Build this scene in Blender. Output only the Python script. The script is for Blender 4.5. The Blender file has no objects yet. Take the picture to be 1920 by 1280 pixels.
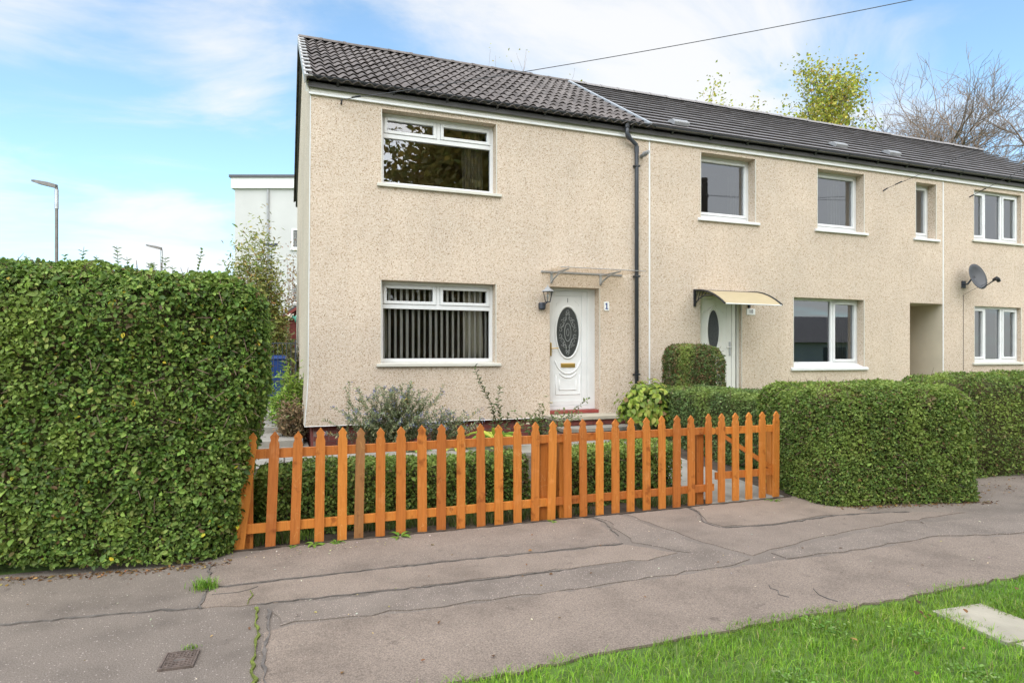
import bpy, math, random
import numpy as np
from mathutils import Vector, Matrix

random.seed(11)
RNG = np.random.default_rng(11)
R = math.radians
sc = bpy.context.scene
col = sc.collection

# ------------------------------------------------------------------ camera
cam_d = bpy.data.cameras.new('camera'); cam = bpy.data.objects.new('camera', cam_d); col.objects.link(cam)
cam.location = (-0.422, -9.829, 1.55)
cam.rotation_euler = (R(90), 0, R(-20.31))
cam_d.sensor_width = 36; cam_d.lens = 36 * 1180 / 1920
cam_d.shift_y = 24.9 / 1920
cam_d.clip_start = 0.05; cam_d.clip_end = 2000
sc.camera = cam

# ------------------------------------------------------------------ sky, sun, exposure
SUN_DIR = Vector((-0.22, -0.68, 0.85)).normalized()
SUN_EL = math.asin(SUN_DIR.z); SUN_AZ = math.atan2(SUN_DIR.x, SUN_DIR.y)
world = bpy.data.worlds.new('World'); sc.world = world; world.use_nodes = True
wn, wl = world.node_tree.nodes, world.node_tree.links
wn.clear()

def wnode(t, **kw):
    n = wn.new(t)
    for k, v in kw.items(): setattr(n, k, v)
    return n

def wmath(op, a, b=None, c=None):
    n = wn.new('ShaderNodeMath'); n.operation = op
    for i, v in enumerate((a, b, c)):
        if v is None: continue
        if isinstance(v, (int, float)): n.inputs[i].default_value = v
        else: wl.new(v, n.inputs[i])
    return n.outputs[0]

sky = wnode('ShaderNodeTexSky', sky_type='NISHITA', sun_disc=False)
sky.sun_elevation = SUN_EL; sky.sun_rotation = SUN_AZ
sky.air_density = 1.0; sky.dust_density = 0.6; sky.ozone_density = 2.0
hs = wnode('ShaderNodeHueSaturation'); hs.inputs['Saturation'].default_value = 0.78; hs.inputs['Value'].default_value = 1.0
wl.new(sky.outputs[0], hs.inputs['Color'])
tc = wnode('ShaderNodeTexCoord')
sep = wnode('ShaderNodeSeparateXYZ'); wl.new(tc.outputs['Generated'], sep.inputs[0])
# cloud sheet: the direction projected on a flat layer above
zz = wmath('MAXIMUM', wmath('ADD', sep.outputs['Z'], 0.16), 0.03)
cmb = wnode('ShaderNodeCombineXYZ')
wl.new(wmath('DIVIDE', sep.outputs['X'], zz), cmb.inputs[0]); wl.new(wmath('DIVIDE', sep.outputs['Y'], zz), cmb.inputs[1])
n1 = wnode('ShaderNodeTexNoise'); n1.inputs['Scale'].default_value = 1.35; n1.inputs['Detail'].default_value = 9; n1.inputs['Roughness'].default_value = 0.58; n1.inputs['Distortion'].default_value = 0.5
mp = wnode('ShaderNodeMapping'); mp.inputs['Location'].default_value = (3.1, 1.7, 0); mp.inputs['Scale'].default_value = (1.0, 1.5, 1); mp.inputs['Rotation'].default_value = (0, 0, 0.5)
wl.new(cmb.outputs[0], mp.inputs[0]); wl.new(mp.outputs[0], n1.inputs['Vector'])
dens = wmath('MULTIPLY', wmath('SUBTRACT', n1.outputs['Fac'], 0.485), 2.7)
CLOUDS = [((0.470, 0.738, 0.484), 0.19, 0.50), ((0.300, 0.838, 0.456), 0.13, 0.40), ((0.640, 0.622, 0.450), 0.12, 0.30),
          ((0.560, 0.730, 0.390), 0.13, 0.38), ((-0.307, 0.833, 0.460), 0.10, 0.50), ((-0.065, 0.915, 0.397), 0.07, 0.55),
          ((-0.416, 0.872, 0.258), 0.055, 0.85), ((-0.150, 0.973, 0.170), 0.08, 0.75), ((-0.345, 0.920, 0.185), 0.05, 0.45), ((0.60, -0.75, 0.28), 0.38, 0.6), ((0.80, -0.52, 0.28), 0.38, 0.6)]
for d, rad, wgt in CLOUDS:
    dv = Vector(d).normalized()
    dp = wnode('ShaderNodeVectorMath', operation='DOT_PRODUCT'); wl.new(tc.outputs['Generated'], dp.inputs[0]); dp.inputs[1].default_value = dv
    ang = wmath('ARCCOSINE', wmath('MINIMUM', dp.outputs['Value'], 1.0))
    g = wmath('POWER', 2.718, wmath('MULTIPLY', wmath('POWER', wmath('DIVIDE', ang, rad), 2.0), -0.7))
    dens = wmath('ADD', dens, wmath('MULTIPLY', g, wgt))
mr = wnode('ShaderNodeMapRange', interpolation_type='SMOOTHSTEP'); mr.inputs['From Min'].default_value = 0.05; mr.inputs['From Max'].default_value = 0.95
mr.inputs['To Max'].default_value = 0.9
wl.new(dens, mr.inputs['Value'])
# pale band towards the horizon all round
hz = wnode('ShaderNodeMapRange', interpolation_type='SMOOTHSTEP'); wl.new(sep.outputs['Z'], hz.inputs['Value'])
hz.inputs['From Min'].default_value = 0.0; hz.inputs['From Max'].default_value = 0.26; hz.inputs['To Min'].default_value = 0.48; hz.inputs['To Max'].default_value = 0.0
fac = wmath('MAXIMUM', mr.outputs[0], hz.outputs[0])
mix = wnode('ShaderNodeMix', data_type='RGBA'); wl.new(fac, mix.inputs['Factor'])
tintn = wnode('ShaderNodeMix', data_type='RGBA', blend_type='MULTIPLY'); tintn.inputs[0].default_value = 1; tintn.inputs[7].default_value = (0.86, 1.12, 1.20, 1)
wl.new(hs.outputs[0], tintn.inputs[6]); wl.new(tintn.outputs[2], mix.inputs[6]); mix.inputs[7].default_value = (4.35, 4.3, 4.25, 1)
bg = wnode('ShaderNodeBackground'); bg.inputs['Strength'].default_value = 0.10
out = wnode('ShaderNodeOutputWorld')
wl.new(mix.outputs[2], bg.inputs['Color']); wl.new(bg.outputs[0], out.inputs[0])

sun_d = bpy.data.lights.new('sun', 'SUN'); sun = bpy.data.objects.new('sun', sun_d); col.objects.link(sun)
sun_d.energy = 2.9; sun_d.angle = R(110); sun_d.color = (1.0, 0.93, 0.84)
sun.rotation_euler = SUN_DIR.to_track_quat('Z', 'Y').to_euler()
sun.location = (5, -20, 30)

vs = sc.view_settings
sc.display_settings.display_device = 'sRGB'
vs.view_transform = 'Standard'; vs.look = 'None'; vs.exposure = 1.25; vs.gamma = 1.0; vs.use_curve_mapping = False

# ------------------------------------------------------------------ materials
MATS = {}
def new_mat(name):
    m = bpy.data.materials.new(name); m.use_nodes = True; MATS[name] = m
    nt = m.node_tree
    return m, nt.nodes, nt.links, nt.nodes['Principled BSDF']

def ramp(nd, stops, interp='LINEAR'):
    r = nd.new('ShaderNodeValToRGB'); e = r.color_ramp.elements
    r.color_ramp.interpolation = interp
    while len(e) < len(stops): e.new(0.5)
    for el, (p, c) in zip(e, stops): el.position = p; el.color = (*c, 1)
    return r

def simple(name, c, rough=0.6, metal=0.0, var=0.12, scale=6.0, bump=0.0, bscale=60.0, spec=0.5, rnd=0.0):
    m, nd, lk, b = new_mat(name)
    t = nd.new('ShaderNodeTexCoord')
    n = nd.new('ShaderNodeTexNoise'); n.inputs['Scale'].default_value = scale; n.inputs['Detail'].default_value = 5
    lk.new(t.outputs['Object'], n.inputs['Vector'])
    lo = tuple(x * (1 - var) for x in c); hi = tuple(min(1, x * (1 + var)) for x in c)
    r = ramp(nd, [(0.3, lo), (0.7, hi)]); lk.new(n.outputs['Fac'], r.inputs[0])
    src = r.outputs[0]
    if rnd:
        oi = nd.new('ShaderNodeObjectInfo'); h = nd.new('ShaderNodeHueSaturation')
        mp_ = nd.new('ShaderNodeMapRange'); lk.new(oi.outputs['Random'], mp_.inputs[0]); mp_.inputs[3].default_value = 1 - rnd; mp_.inputs[4].default_value = 1 + rnd
        lk.new(mp_.outputs[0], h.inputs['Value']); lk.new(src, h.inputs['Color']); src = h.outputs[0]
    lk.new(src, b.inputs['Base Color'])
    b.inputs['Roughness'].default_value = rough; b.inputs['Metallic'].default_value = metal
    b.inputs['Specular IOR Level'].default_value = spec
    if bump:
        n2 = nd.new('ShaderNodeTexNoise'); n2.inputs['Scale'].default_value = bscale; n2.inputs['Detail'].default_value = 4
        lk.new(t.outputs['Object'], n2.inputs['Vector'])
        bp = nd.new('ShaderNodeBump'); bp.inputs['Strength'].default_value = bump; bp.inputs['Distance'].default_value = 0.01
        lk.new(n2.outputs['Fac'], bp.inputs['Height']); lk.new(bp.outputs[0], b.inputs['Normal'])
    return m

def make_dash():
    m, nd, lk, b = new_mat('dry_dash')
    t = nd.new('ShaderNodeTexCoord')
    v = nd.new('ShaderNodeTexVoronoi'); v.inputs['Scale'].default_value = 88; lk.new(t.outputs['Object'], v.inputs['Vector'])
    sp = nd.new('ShaderNodeSeparateColor'); lk.new(v.outputs['Color'], sp.inputs[0])
    r = ramp(nd, [(0.0, (0.27, 0.19, 0.125)), (0.07, (0.42, 0.31, 0.205)), (0.18, (0.57, 0.463, 0.368)), (0.62, (0.615, 0.512, 0.418)), (0.88, (0.66, 0.57, 0.478)), (1.0, (0.73, 0.67, 0.59))])
    lk.new(sp.outputs[0], r.inputs[0])
    n = nd.new('ShaderNodeTexNoise'); n.inputs['Scale'].default_value = 0.9; n.inputs['Detail'].default_value = 6; lk.new(t.outputs['Object'], n.inputs['Vector'])
    r2 = ramp(nd, [(0.3, (0.90, 0.90, 0.90)), (0.7, (1.05, 1.04, 1.03))]); lk.new(n.outputs['Fac'], r2.inputs[0])
    n3 = nd.new('ShaderNodeTexNoise'); n3.inputs['Scale'].default_value = 130; n3.inputs['Detail'].default_value = 2; lk.new(t.outputs['Object'], n3.inputs['Vector'])
    r3 = ramp(nd, [(0.3, (0.80, 0.78, 0.75)), (0.65, (1.08, 1.07, 1.05))]); lk.new(n3.outputs['Fac'], r3.inputs[0])
    mx = nd.new('ShaderNodeMix'); mx.data_type = 'RGBA'; mx.blend_type = 'MULTIPLY'; mx.inputs[0].default_value = 1
    lk.new(r.outputs[0], mx.inputs[6]); lk.new(r2.outputs[0], mx.inputs[7])
    mx2 = nd.new('ShaderNodeMix'); mx2.data_type = 'RGBA'; mx2.blend_type = 'MULTIPLY'; mx2.inputs[0].default_value = 1
    lk.new(mx.outputs[2], mx2.inputs[6]); lk.new(r3.outputs[0], mx2.inputs[7])
    ms_ = nd.new('ShaderNodeMapping'); ms_.inputs['Scale'].default_value = (5.0, 5.0, .35); lk.new(t.outputs['Object'], ms_.inputs[0])
    n4 = nd.new('ShaderNodeTexNoise'); n4.inputs['Scale'].default_value = 1.0; n4.inputs['Detail'].default_value = 7; n4.inputs['Roughness'].default_value = .7; lk.new(ms_.outputs[0], n4.inputs['Vector'])
    r4 = ramp(nd, [(0.30, (0.92, 0.915, 0.90)), (0.45, (1, 1, 1)), (0.7, (1.03, 1.03, 1.03))]); lk.new(n4.outputs['Fac'], r4.inputs[0])
    mx4 = nd.new('ShaderNodeMix'); mx4.data_type = 'RGBA'; mx4.blend_type = 'MULTIPLY'; mx4.inputs[0].default_value = 1
    lk.new(mx2.outputs[2], mx4.inputs[6]); lk.new(r4.outputs[0], mx4.inputs[7])
    lk.new(mx4.outputs[2], b.inputs['Base Color'])
    bp = nd.new('ShaderNodeBump'); bp.inputs['Strength'].default_value = 0.4; bp.inputs['Distance'].default_value = 0.006; bp.invert = True
    lk.new(v.outputs['Distance'], bp.inputs['Height']); lk.new(bp.outputs[0], b.inputs['Normal'])
    b.inputs['Roughness'].default_value = 0.85; b.inputs['Specular IOR Level'].default_value = 0.25
    return m

def make_asphalt(name, base, stone, amount, seed):
    m, nd, lk, b = new_mat(name)
    t = nd.new('ShaderNodeTexCoord')
    mp_ = nd.new('ShaderNodeMapping'); mp_.inputs['Location'].default_value = (seed, seed * .7, 0); lk.new(t.outputs['Object'], mp_.inputs[0])
    n = nd.new('ShaderNodeTexNoise'); n.inputs['Scale'].default_value = 2.2; n.inputs['Detail'].default_value = 8; n.inputs['Roughness'].default_value = .6; lk.new(mp_.outputs[0], n.inputs['Vector'])
    r = ramp(nd, [(0.28, tuple(x * .72 for x in base)), (0.5, base), (0.75, tuple(x * 1.16 for x in base))]); lk.new(n.outputs['Fac'], r.inputs[0])
    v = nd.new('ShaderNodeTexVoronoi'); v.inputs['Scale'].default_value = 95; lk.new(mp_.outputs[0], v.inputs['Vector'])
    sp = nd.new('ShaderNodeSeparateColor'); lk.new(v.outputs['Color'], sp.inputs[0])
    gt = ramp(nd, [(1 - amount - .02, (0, 0, 0)), (1 - amount + .02, (1, 1, 1))]); lk.new(sp.outputs[0], gt.inputs[0])
    core = ramp(nd, [(0.25, (1, 1, 1)), (0.42, (0, 0, 0))]); lk.new(v.outputs['Distance'], core.inputs[0])
    mu = nd.new('ShaderNodeMath'); mu.operation = 'MULTIPLY'; lk.new(gt.outputs[0], mu.inputs[0]); lk.new(core.outputs[0], mu.inputs[1])
    fine = nd.new('ShaderNodeTexNoise'); fine.inputs['Scale'].default_value = 150; fine.inputs['Detail'].default_value = 3; lk.new(mp_.outputs[0], fine.inputs['Vector'])
    fr = ramp(nd, [(0.3, (0.58, 0.58, 0.58)), (0.7, (1.36, 1.34, 1.32))]); lk.new(fine.outputs['Fac'], fr.inputs[0])
    mf = nd.new('ShaderNodeMix'); mf.data_type = 'RGBA'; mf.blend_type = 'MULTIPLY'; mf.inputs[0].default_value = 1
    lk.new(r.outputs[0], mf.inputs[6]); lk.new(fr.outputs[0], mf.inputs[7])
    # dirty dark blotches with shapes of their own
    bl = nd.new('ShaderNodeTexNoise'); bl.inputs['Scale'].default_value = 5.5; bl.inputs['Detail'].default_value = 10; bl.inputs['Roughness'].default_value = .7; lk.new(mp_.outputs[0], bl.inputs['Vector'])
    br = ramp(nd, [(0.30, (0.62, 0.61, 0.62)), (0.40, (1, 1, 1))]); lk.new(bl.outputs['Fac'], br.inputs[0])
    mb = nd.new('ShaderNodeMix'); mb.data_type = 'RGBA'; mb.blend_type = 'MULTIPLY'; mb.inputs[0].default_value = 1
    lk.new(mf.outputs[2], mb.inputs[6]); lk.new(br.outputs[0], mb.inputs[7])
    mx = nd.new('ShaderNodeMix'); mx.data_type = 'RGBA'; lk.new(mu.outputs[0], mx.inputs[0]); lk.new(mb.outputs[2], mx.inputs[6]); mx.inputs[7].default_value = (*stone, 1)
    lk.new(mx.outputs[2], b.inputs['Base Color'])
    bp = nd.new('ShaderNodeBump'); bp.inputs['Strength'].default_value = .35; bp.inputs['Distance'].default_value = .006
    lk.new(fine.outputs['Fac'], bp.inputs['Height']); lk.new(bp.outputs[0], b.inputs['Normal'])
    b.inputs['Roughness'].default_value = .85; b.inputs['Specular IOR Level'].default_value = .3
    return m

def make_wood(name, base, dark, knots=True):
    m, nd, lk, b = new_mat(name)
    t = nd.new('ShaderNodeTexCoord'); oi = nd.new('ShaderNodeObjectInfo')
    off = nd.new('ShaderNodeVectorMath'); off.operation = 'SCALE'; off.inputs[0].default_value = (13.0, 7.0, 31.0); lk.new(oi.outputs['Random'], off.inputs['Scale'])
    ad = nd.new('ShaderNodeVectorMath'); ad.operation = 'ADD'; lk.new(t.outputs['Object'], ad.inputs[0]); lk.new(off.outputs[0], ad.inputs[1])
    mp_ = nd.new('ShaderNodeMapping'); mp_.inputs['Scale'].default_value = (1, 1, 0.06); lk.new(ad.outputs[0], mp_.inputs[0])
    n = nd.new('ShaderNodeTexNoise'); n.inputs['Scale'].default_value = 70; n.inputs['Detail'].default_value = 6; n.inputs['Distortion'].default_value = .6; lk.new(mp_.outputs[0], n.inputs['Vector'])
    r = ramp(nd, [(0.25, dark), (0.5, base), (0.8, tuple(min(1, x * 1.15) for x in base))]); lk.new(n.outputs['Fac'], r.inputs[0])
    kn = nd.new('ShaderNodeTexNoise'); kn.inputs['Scale'].default_value = 9; kn.inputs['Detail'].default_value = 3; lk.new(ad.outputs[0], kn.inputs['Vector'])
    kr = ramp(nd, [(0.28, (0.58, 0.48, 0.42)), (0.38, (1, 1, 1)), (0.60, (1, 1, 1)), (0.74, (1.12, 1.25, 1.8))]); lk.new(kn.outputs['Fac'], kr.inputs[0])
    mx = nd.new('ShaderNodeMix'); mx.data_type = 'RGBA'; mx.blend_type = 'MULTIPLY'; mx.inputs[0].default_value = 1
    lk.new(r.outputs[0], mx.inputs[6]); lk.new(kr.outputs[0], mx.inputs[7])
    sc_ = nd.new('ShaderNodeTexNoise'); sc_.inputs['Scale'].default_value = 5.5; sc_.inputs['Detail'].default_value = 1.5
    ms2 = nd.new('ShaderNodeMapping'); ms2.inputs['Scale'].default_value = (2.2, 2.2, .8); lk.new(ad.outputs[0], ms2.inputs[0]); lk.new(ms2.outputs[0], sc_.inputs['Vector'])
    sr = ramp(nd, [(0.588, (0, 0, 0)), (0.594, (.55, .55, .55)), (0.600, (0, 0, 0))]); lk.new(sc_.outputs['Fac'], sr.inputs[0])
    mxs = nd.new('ShaderNodeMix'); mxs.data_type = 'RGBA'; lk.new(sr.outputs[0], mxs.inputs[0]); lk.new(mx.outputs[2], mxs.inputs[6]); mxs.inputs[7].default_value = (.70, .36, .13, 1)
    h = nd.new('ShaderNodeHueSaturation'); mr_ = nd.new('ShaderNodeMapRange'); lk.new(oi.outputs['Random'], mr_.inputs[0]); mr_.inputs[3].default_value = .76; mr_.inputs[4].default_value = 1.12
    mr2 = nd.new('ShaderNodeMapRange'); lk.new(oi.outputs['Random'], mr2.inputs[0]); mr2.inputs[3].default_value = .497; mr2.inputs[4].default_value = .506; lk.new(mr2.outputs[0], h.inputs['Hue'])
    lk.new(mr_.outputs[0], h.inputs['Value']); lk.new(mxs.outputs[2], h.inputs['Color'])
    lk.new(h.outputs[0], b.inputs['Base Color'])
    bp = nd.new('ShaderNodeBump'); bp.inputs['Strength'].default_value = .25; bp.inputs['Distance'].default_value = .004
    lk.new(n.outputs['Fac'], bp.inputs['Height']); lk.new(bp.outputs[0], b.inputs['Normal'])
    b.inputs['Roughness'].default_value = .55; b.inputs['Specular IOR Level'].default_value = .4
    return m

def make_leaf(name, rough=.45, trans=.25, spec=.5):
    m, nd, lk, b = new_mat(name)
    a = nd.new('ShaderNodeAttribute'); a.attribute_name = 'col'
    lk.new(a.outputs['Color'], b.inputs['Base Color']); b.inputs['Roughness'].default_value = rough; b.inputs['Specular IOR Level'].default_value = spec
    tr = nd.new('ShaderNodeBsdfTranslucent'); lk.new(a.outputs['Color'], tr.inputs['Color'])
    ms = nd.new('ShaderNodeMixShader'); ms.inputs[0].default_value = trans
    o = nd['Material Output']; lk.new(b.outputs[0], ms.inputs[1]); lk.new(tr.outputs[0], ms.inputs[2]); lk.new(ms.outputs[0], o.inputs[0])
    return m

def make_glass(name, ior=2.0, tint=(1, 1, 1), wob=0.0):
    m, nd, lk, b = new_mat(name); nd.remove(b)
    f = nd.new('ShaderNodeFresnel'); f.inputs['IOR'].default_value = ior
    if ior == 1.0: nd.remove(f); f = nd.new('ShaderNodeValue'); f.outputs[0].default_value = .10
    tr = nd.new('ShaderNodeBsdfTransparent'); tr.inputs[0].default_value = (*tint, 1)
    gl = nd.new('ShaderNodeBsdfGlossy'); gl.inputs['Roughness'].default_value = 0.0; gl.inputs['Color'].default_value = (.95, .97, 1, 1)
    if wob:
        t = nd.new('ShaderNodeTexCoord'); n = nd.new('ShaderNodeTexNoise'); n.inputs['Scale'].default_value = 1.6; lk.new(t.outputs['Object'], n.inputs['Vector'])
        bp = nd.new('ShaderNodeBump'); bp.inputs['Strength'].default_value = wob; bp.inputs['Distance'].default_value = .02
        lk.new(n.outputs['Fac'], bp.inputs['Height']); lk.new(bp.outputs[0], gl.inputs['Normal'])
    ms = nd.new('ShaderNodeMixShader'); lk.new(f.outputs[0], ms.inputs[0]); lk.new(tr.outputs[0], ms.inputs[1]); lk.new(gl.outputs[0], ms.inputs[2])
    lk.new(ms.outputs[0], nd['Material Output'].inputs[0])
    return m

def make_tile():
    m, nd, lk, b = new_mat('roof_tile')
    t = nd.new('ShaderNodeTexCoord'); oi = nd.new('ShaderNodeObjectInfo')
    n = nd.new('ShaderNodeTexNoise'); n.inputs['Scale'].default_value = 7; n.inputs['Detail'].default_value = 9; n.inputs['Roughness'].default_value = .65
    ad = nd.new('ShaderNodeVectorMath'); ad.operation = 'ADD'
    off = nd.new('ShaderNodeVectorMath'); off.operation = 'SCALE'; off.inputs[0].default_value = (23, 17, 9); lk.new(oi.outputs['Random'], off.inputs['Scale'])
    lk.new(t.outputs['Object'], ad.inputs[0]); lk.new(off.outputs[0], ad.inputs[1]); lk.new(ad.outputs[0], n.inputs['Vector'])
    r = ramp(nd, [(0.25, (0.070, 0.060, 0.055)), (0.5, (0.135, 0.116, 0.107)), (0.66, (0.19, 0.168, 0.155)), (0.8, (0.31, 0.285, 0.26))]); lk.new(n.outputs['Fac'], r.inputs[0])
    h = nd.new('ShaderNodeHueSaturation'); mr_ = nd.new('ShaderNodeMapRange'); lk.new(oi.outputs['Random'], mr_.inputs[0]); mr_.inputs[3].default_value = .78; mr_.inputs[4].default_value = 1.15
    lk.new(mr_.outputs[0], h.inputs['Value']); lk.new(r.outputs[0], h.inputs['Color']); lk.new(h.outputs[0], b.inputs['Base Color'])
    b.inputs['Roughness'].default_value = .8; b.inputs['Specular IOR Level'].default_value = .3
    n2 = nd.new('ShaderNodeTexNoise'); n2.inputs['Scale'].default_value = 90; lk.new(ad.outputs[0], n2.inputs['Vector'])
    bp = nd.new('ShaderNodeBump'); bp.inputs['Strength'].default_value = .3; bp.inputs['Distance'].default_value = .006
    lk.new(n2.outputs['Fac'], bp.inputs['Height']); lk.new(bp.outputs[0], b.inputs['Normal'])
    return m

make_dash()
make_asphalt('asphalt_old', (0.200, 0.167, 0.141), (0.44, 0.37, 0.33), .07, 0.0)
make_asphalt('asphalt_coarse', (0.222, 0.184, 0.154), (0.50, 0.39, 0.35), .15, 4.0)
make_asphalt('asphalt_smooth', (0.252, 0.201, 0.163), (0.42, 0.37, 0.32), .02, 9.0)
make_asphalt('asphalt_smooth_b', (0.233, 0.188, 0.155), (0.42, 0.37, 0.32), .035, 15.0)
make_asphalt('road_asphalt', (0.10, 0.10, 0.10), (0.3, 0.3, 0.3), .10, 21.0)
simple('tar', (0.145, 0.125, 0.11), .7, var=.3, scale=20, bump=.4, bscale=80)
make_wood('orange_wood', (0.560, 0.178, 0.032), (0.45, 0.132, 0.022))
make_wood('weathered_wood', (0.38, 0.17, 0.055), (0.26, 0.12, 0.045))
make_leaf('leaf', .52, .34, .32)
make_leaf('leaf_soft', .55, .32, .35)
make_leaf('petal', .6, .3, .2)
make_glass('window_glass', 2.3)
make_glass('lamp_glass', 1.5)
make_glass('clear_glass', 1.5)
make_glass('coated_glass', 3.0)
make_glass('canopy_clear', 1.0, (.93, .90, .86))
make_tile()
simple('flat_tile', (0.215, 0.200, 0.196), .6, var=.14, scale=3.0, bump=.25, bscale=120)
simple('upvc', (0.72, 0.72, 0.71), .35, var=.05, scale=4)
simple('upvc_cream', (0.75, 0.735, 0.68), .32, var=.02)
simple('fascia', (0.60, 0.58, 0.51), .4, var=.05, scale=3)
simple('black_plastic', (0.022, 0.024, 0.028), .35, var=.2)
simple('pipe_plastic', (0.045, 0.050, 0.060), .38, var=.15)
simple('brass', (0.55, 0.36, 0.11), .35, metal=.9, var=.15)
simple('steel', (0.5, 0.5, 0.5), .35, metal=.9, var=.1)
simple('galvanised', (0.42, 0.43, 0.44), .5, metal=.6, var=.15)
simple('lead_flashing', (0.40, 0.42, 0.44), .55, metal=.3, var=.15)
simple('grey_plastic', (0.28, 0.28, 0.28), .5, var=.1)
simple('brick_red', (0.175, 0.045, 0.036), .75, var=.25, scale=15, bump=.4, bscale=50, rnd=.25)
simple('mortar', (0.23, 0.16, 0.14), .9, var=.15, scale=20)
simple('red_paint', (0.24, 0.045, 0.036), .6, var=.15, scale=8, rnd=.1)
simple('concrete', (0.29, 0.268, 0.23), .9, var=.18, scale=5, bump=.4, bscale=70, rnd=.08)
simple('concrete_pale', (0.43, 0.385, 0.30), .9, var=.14, scale=4, bump=.35, bscale=70, rnd=.05)
simple('soil', (0.070, 0.050, 0.035), .95, var=.4, scale=12, bump=.9, bscale=30)
simple('grass_earth', (0.10, 0.165, 0.03), .95, var=.4, scale=9, bump=.8, bscale=40)
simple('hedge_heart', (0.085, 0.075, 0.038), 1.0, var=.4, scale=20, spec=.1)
simple('bark', (0.20, 0.150, 0.115), .9, var=.3, scale=14, bump=.6, bscale=40)
simple('twig', (0.165, 0.105, 0.075), .85, var=.3, scale=25)
simple('stem_green', (0.12, 0.15, 0.05), .7, var=.25, scale=25)
simple('render_cream', (0.60, 0.52, 0.40), .85, var=.10, scale=1.6, bump=.2, bscale=60)
simple('block_white', (0.43, 0.425, 0.41), .8, var=.06, scale=.7, bump=.2, bscale=12)
simple('block_trim', (0.55, 0.55, 0.54), .6, var=.04)
simple('dark_trim', (0.06, 0.06, 0.065), .6, var=.1)
simple('lamp_post', (0.16, 0.145, 0.135), .5, metal=.4, var=.15)
simple('bin_blue', (0.012, 0.045, 0.19), .4, var=.12)
simple('iron', (0.05, 0.055, 0.07), .5, metal=.3, var=.2)
simple("dish_grey", (0.06, 0.062, 0.068), .5, var=.1)
simple('canopy_bronze', (0.40, 0.33, 0.20), .45, var=.05)
simple('curtain_cream', (0.62, 0.58, 0.46), .85, var=.05)
simple('curtain_white', (0.78, 0.78, 0.75), .8, var=.04)
simple('blind_white', (0.88, 0.87, 0.82), .7, var=.03)
simple('room_wall', (0.36, 0.30, 0.24), .9, var=.08, scale=2)
simple('room_wall_pale', (0.74, 0.72, 0.70), .9, var=.05, scale=2)
simple('room_reflection_tone', (0.50, 0.38, 0.22), .9, var=.2, scale=3)  # wall colour standing in for brown foliage mirrored in the upper pane
simple('door_glass', (0.028, 0.031, 0.030), .25, var=.35, scale=60, bump=.5, bscale=140, spec=.6)
simple('lead_came', (0.26, 0.27, 0.26), .4, metal=.3, var=.2)
simple('ceramic', (0.82, 0.82, 0.80), .2, var=.02)
simple('number_blue', (0.02, 0.05, 0.22), .4, var=.05)
simple('number_grey', (0.12, 0.12, 0.13), .4, var=.05)
simple('rust', (0.165, 0.125, 0.105), .75, metal=.2, var=.35, scale=40, bump=.4, bscale=90)
simple('moss', (0.15, 0.18, 0.03), .95, var=.4, scale=40, bump=.8, bscale=120)
simple('wire', (0.05, 0.05, 0.055), .6, var=.1)
simple('pole_wood', (0.10, 0.075, 0.055), .9, var=.3, scale=8)
simple('slate_roof', (0.075, 0.07, 0.07), .7, var=.25, scale=3)
simple('bird_white', (0.75, 0.66, 0.55), .5, var=.1)
simple('bird_green', (0.10, 0.36, 0.26), .5, var=.3, scale=30)
simple('verge_trim', (0.42, 0.41, 0.40), .5, var=.15, scale=8)

# ------------------------------------------------------------------ helpers
def tag(o, label=None, cat=None, group=None, kind=None):
    if label: o['label'] = label
    if cat: o['category'] = cat
    if group: o['group'] = group
    if kind: o['kind'] = kind
    return o

def world_loc(o):
    p = Vector((0, 0, 0))
    while o is not None:
        p += o.location; o = o.parent
    return p

def attach(o, parent, local=False):
    if parent is not None:
        o.parent = parent
        if not local: o.matrix_parent_inverse = Matrix.Translation(-parent.matrix_world.translation) if parent.parent is None else Matrix.Translation(-PLOC.get(parent.name, Vector((0, 0, 0))))
PLOC = {}

def empty(name, loc=(0, 0, 0), rz=0, label=None, cat=None, group=None):
    o = bpy.data.objects.new(name, None); col.objects.link(o)
    o.location = loc; o.rotation_euler = (0, 0, rz); o.empty_display_size = .2
    o.matrix_world = Matrix.Translation(loc) @ Matrix.Rotation(rz, 4, 'Z')
    return tag(o, label, cat, group)

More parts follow.
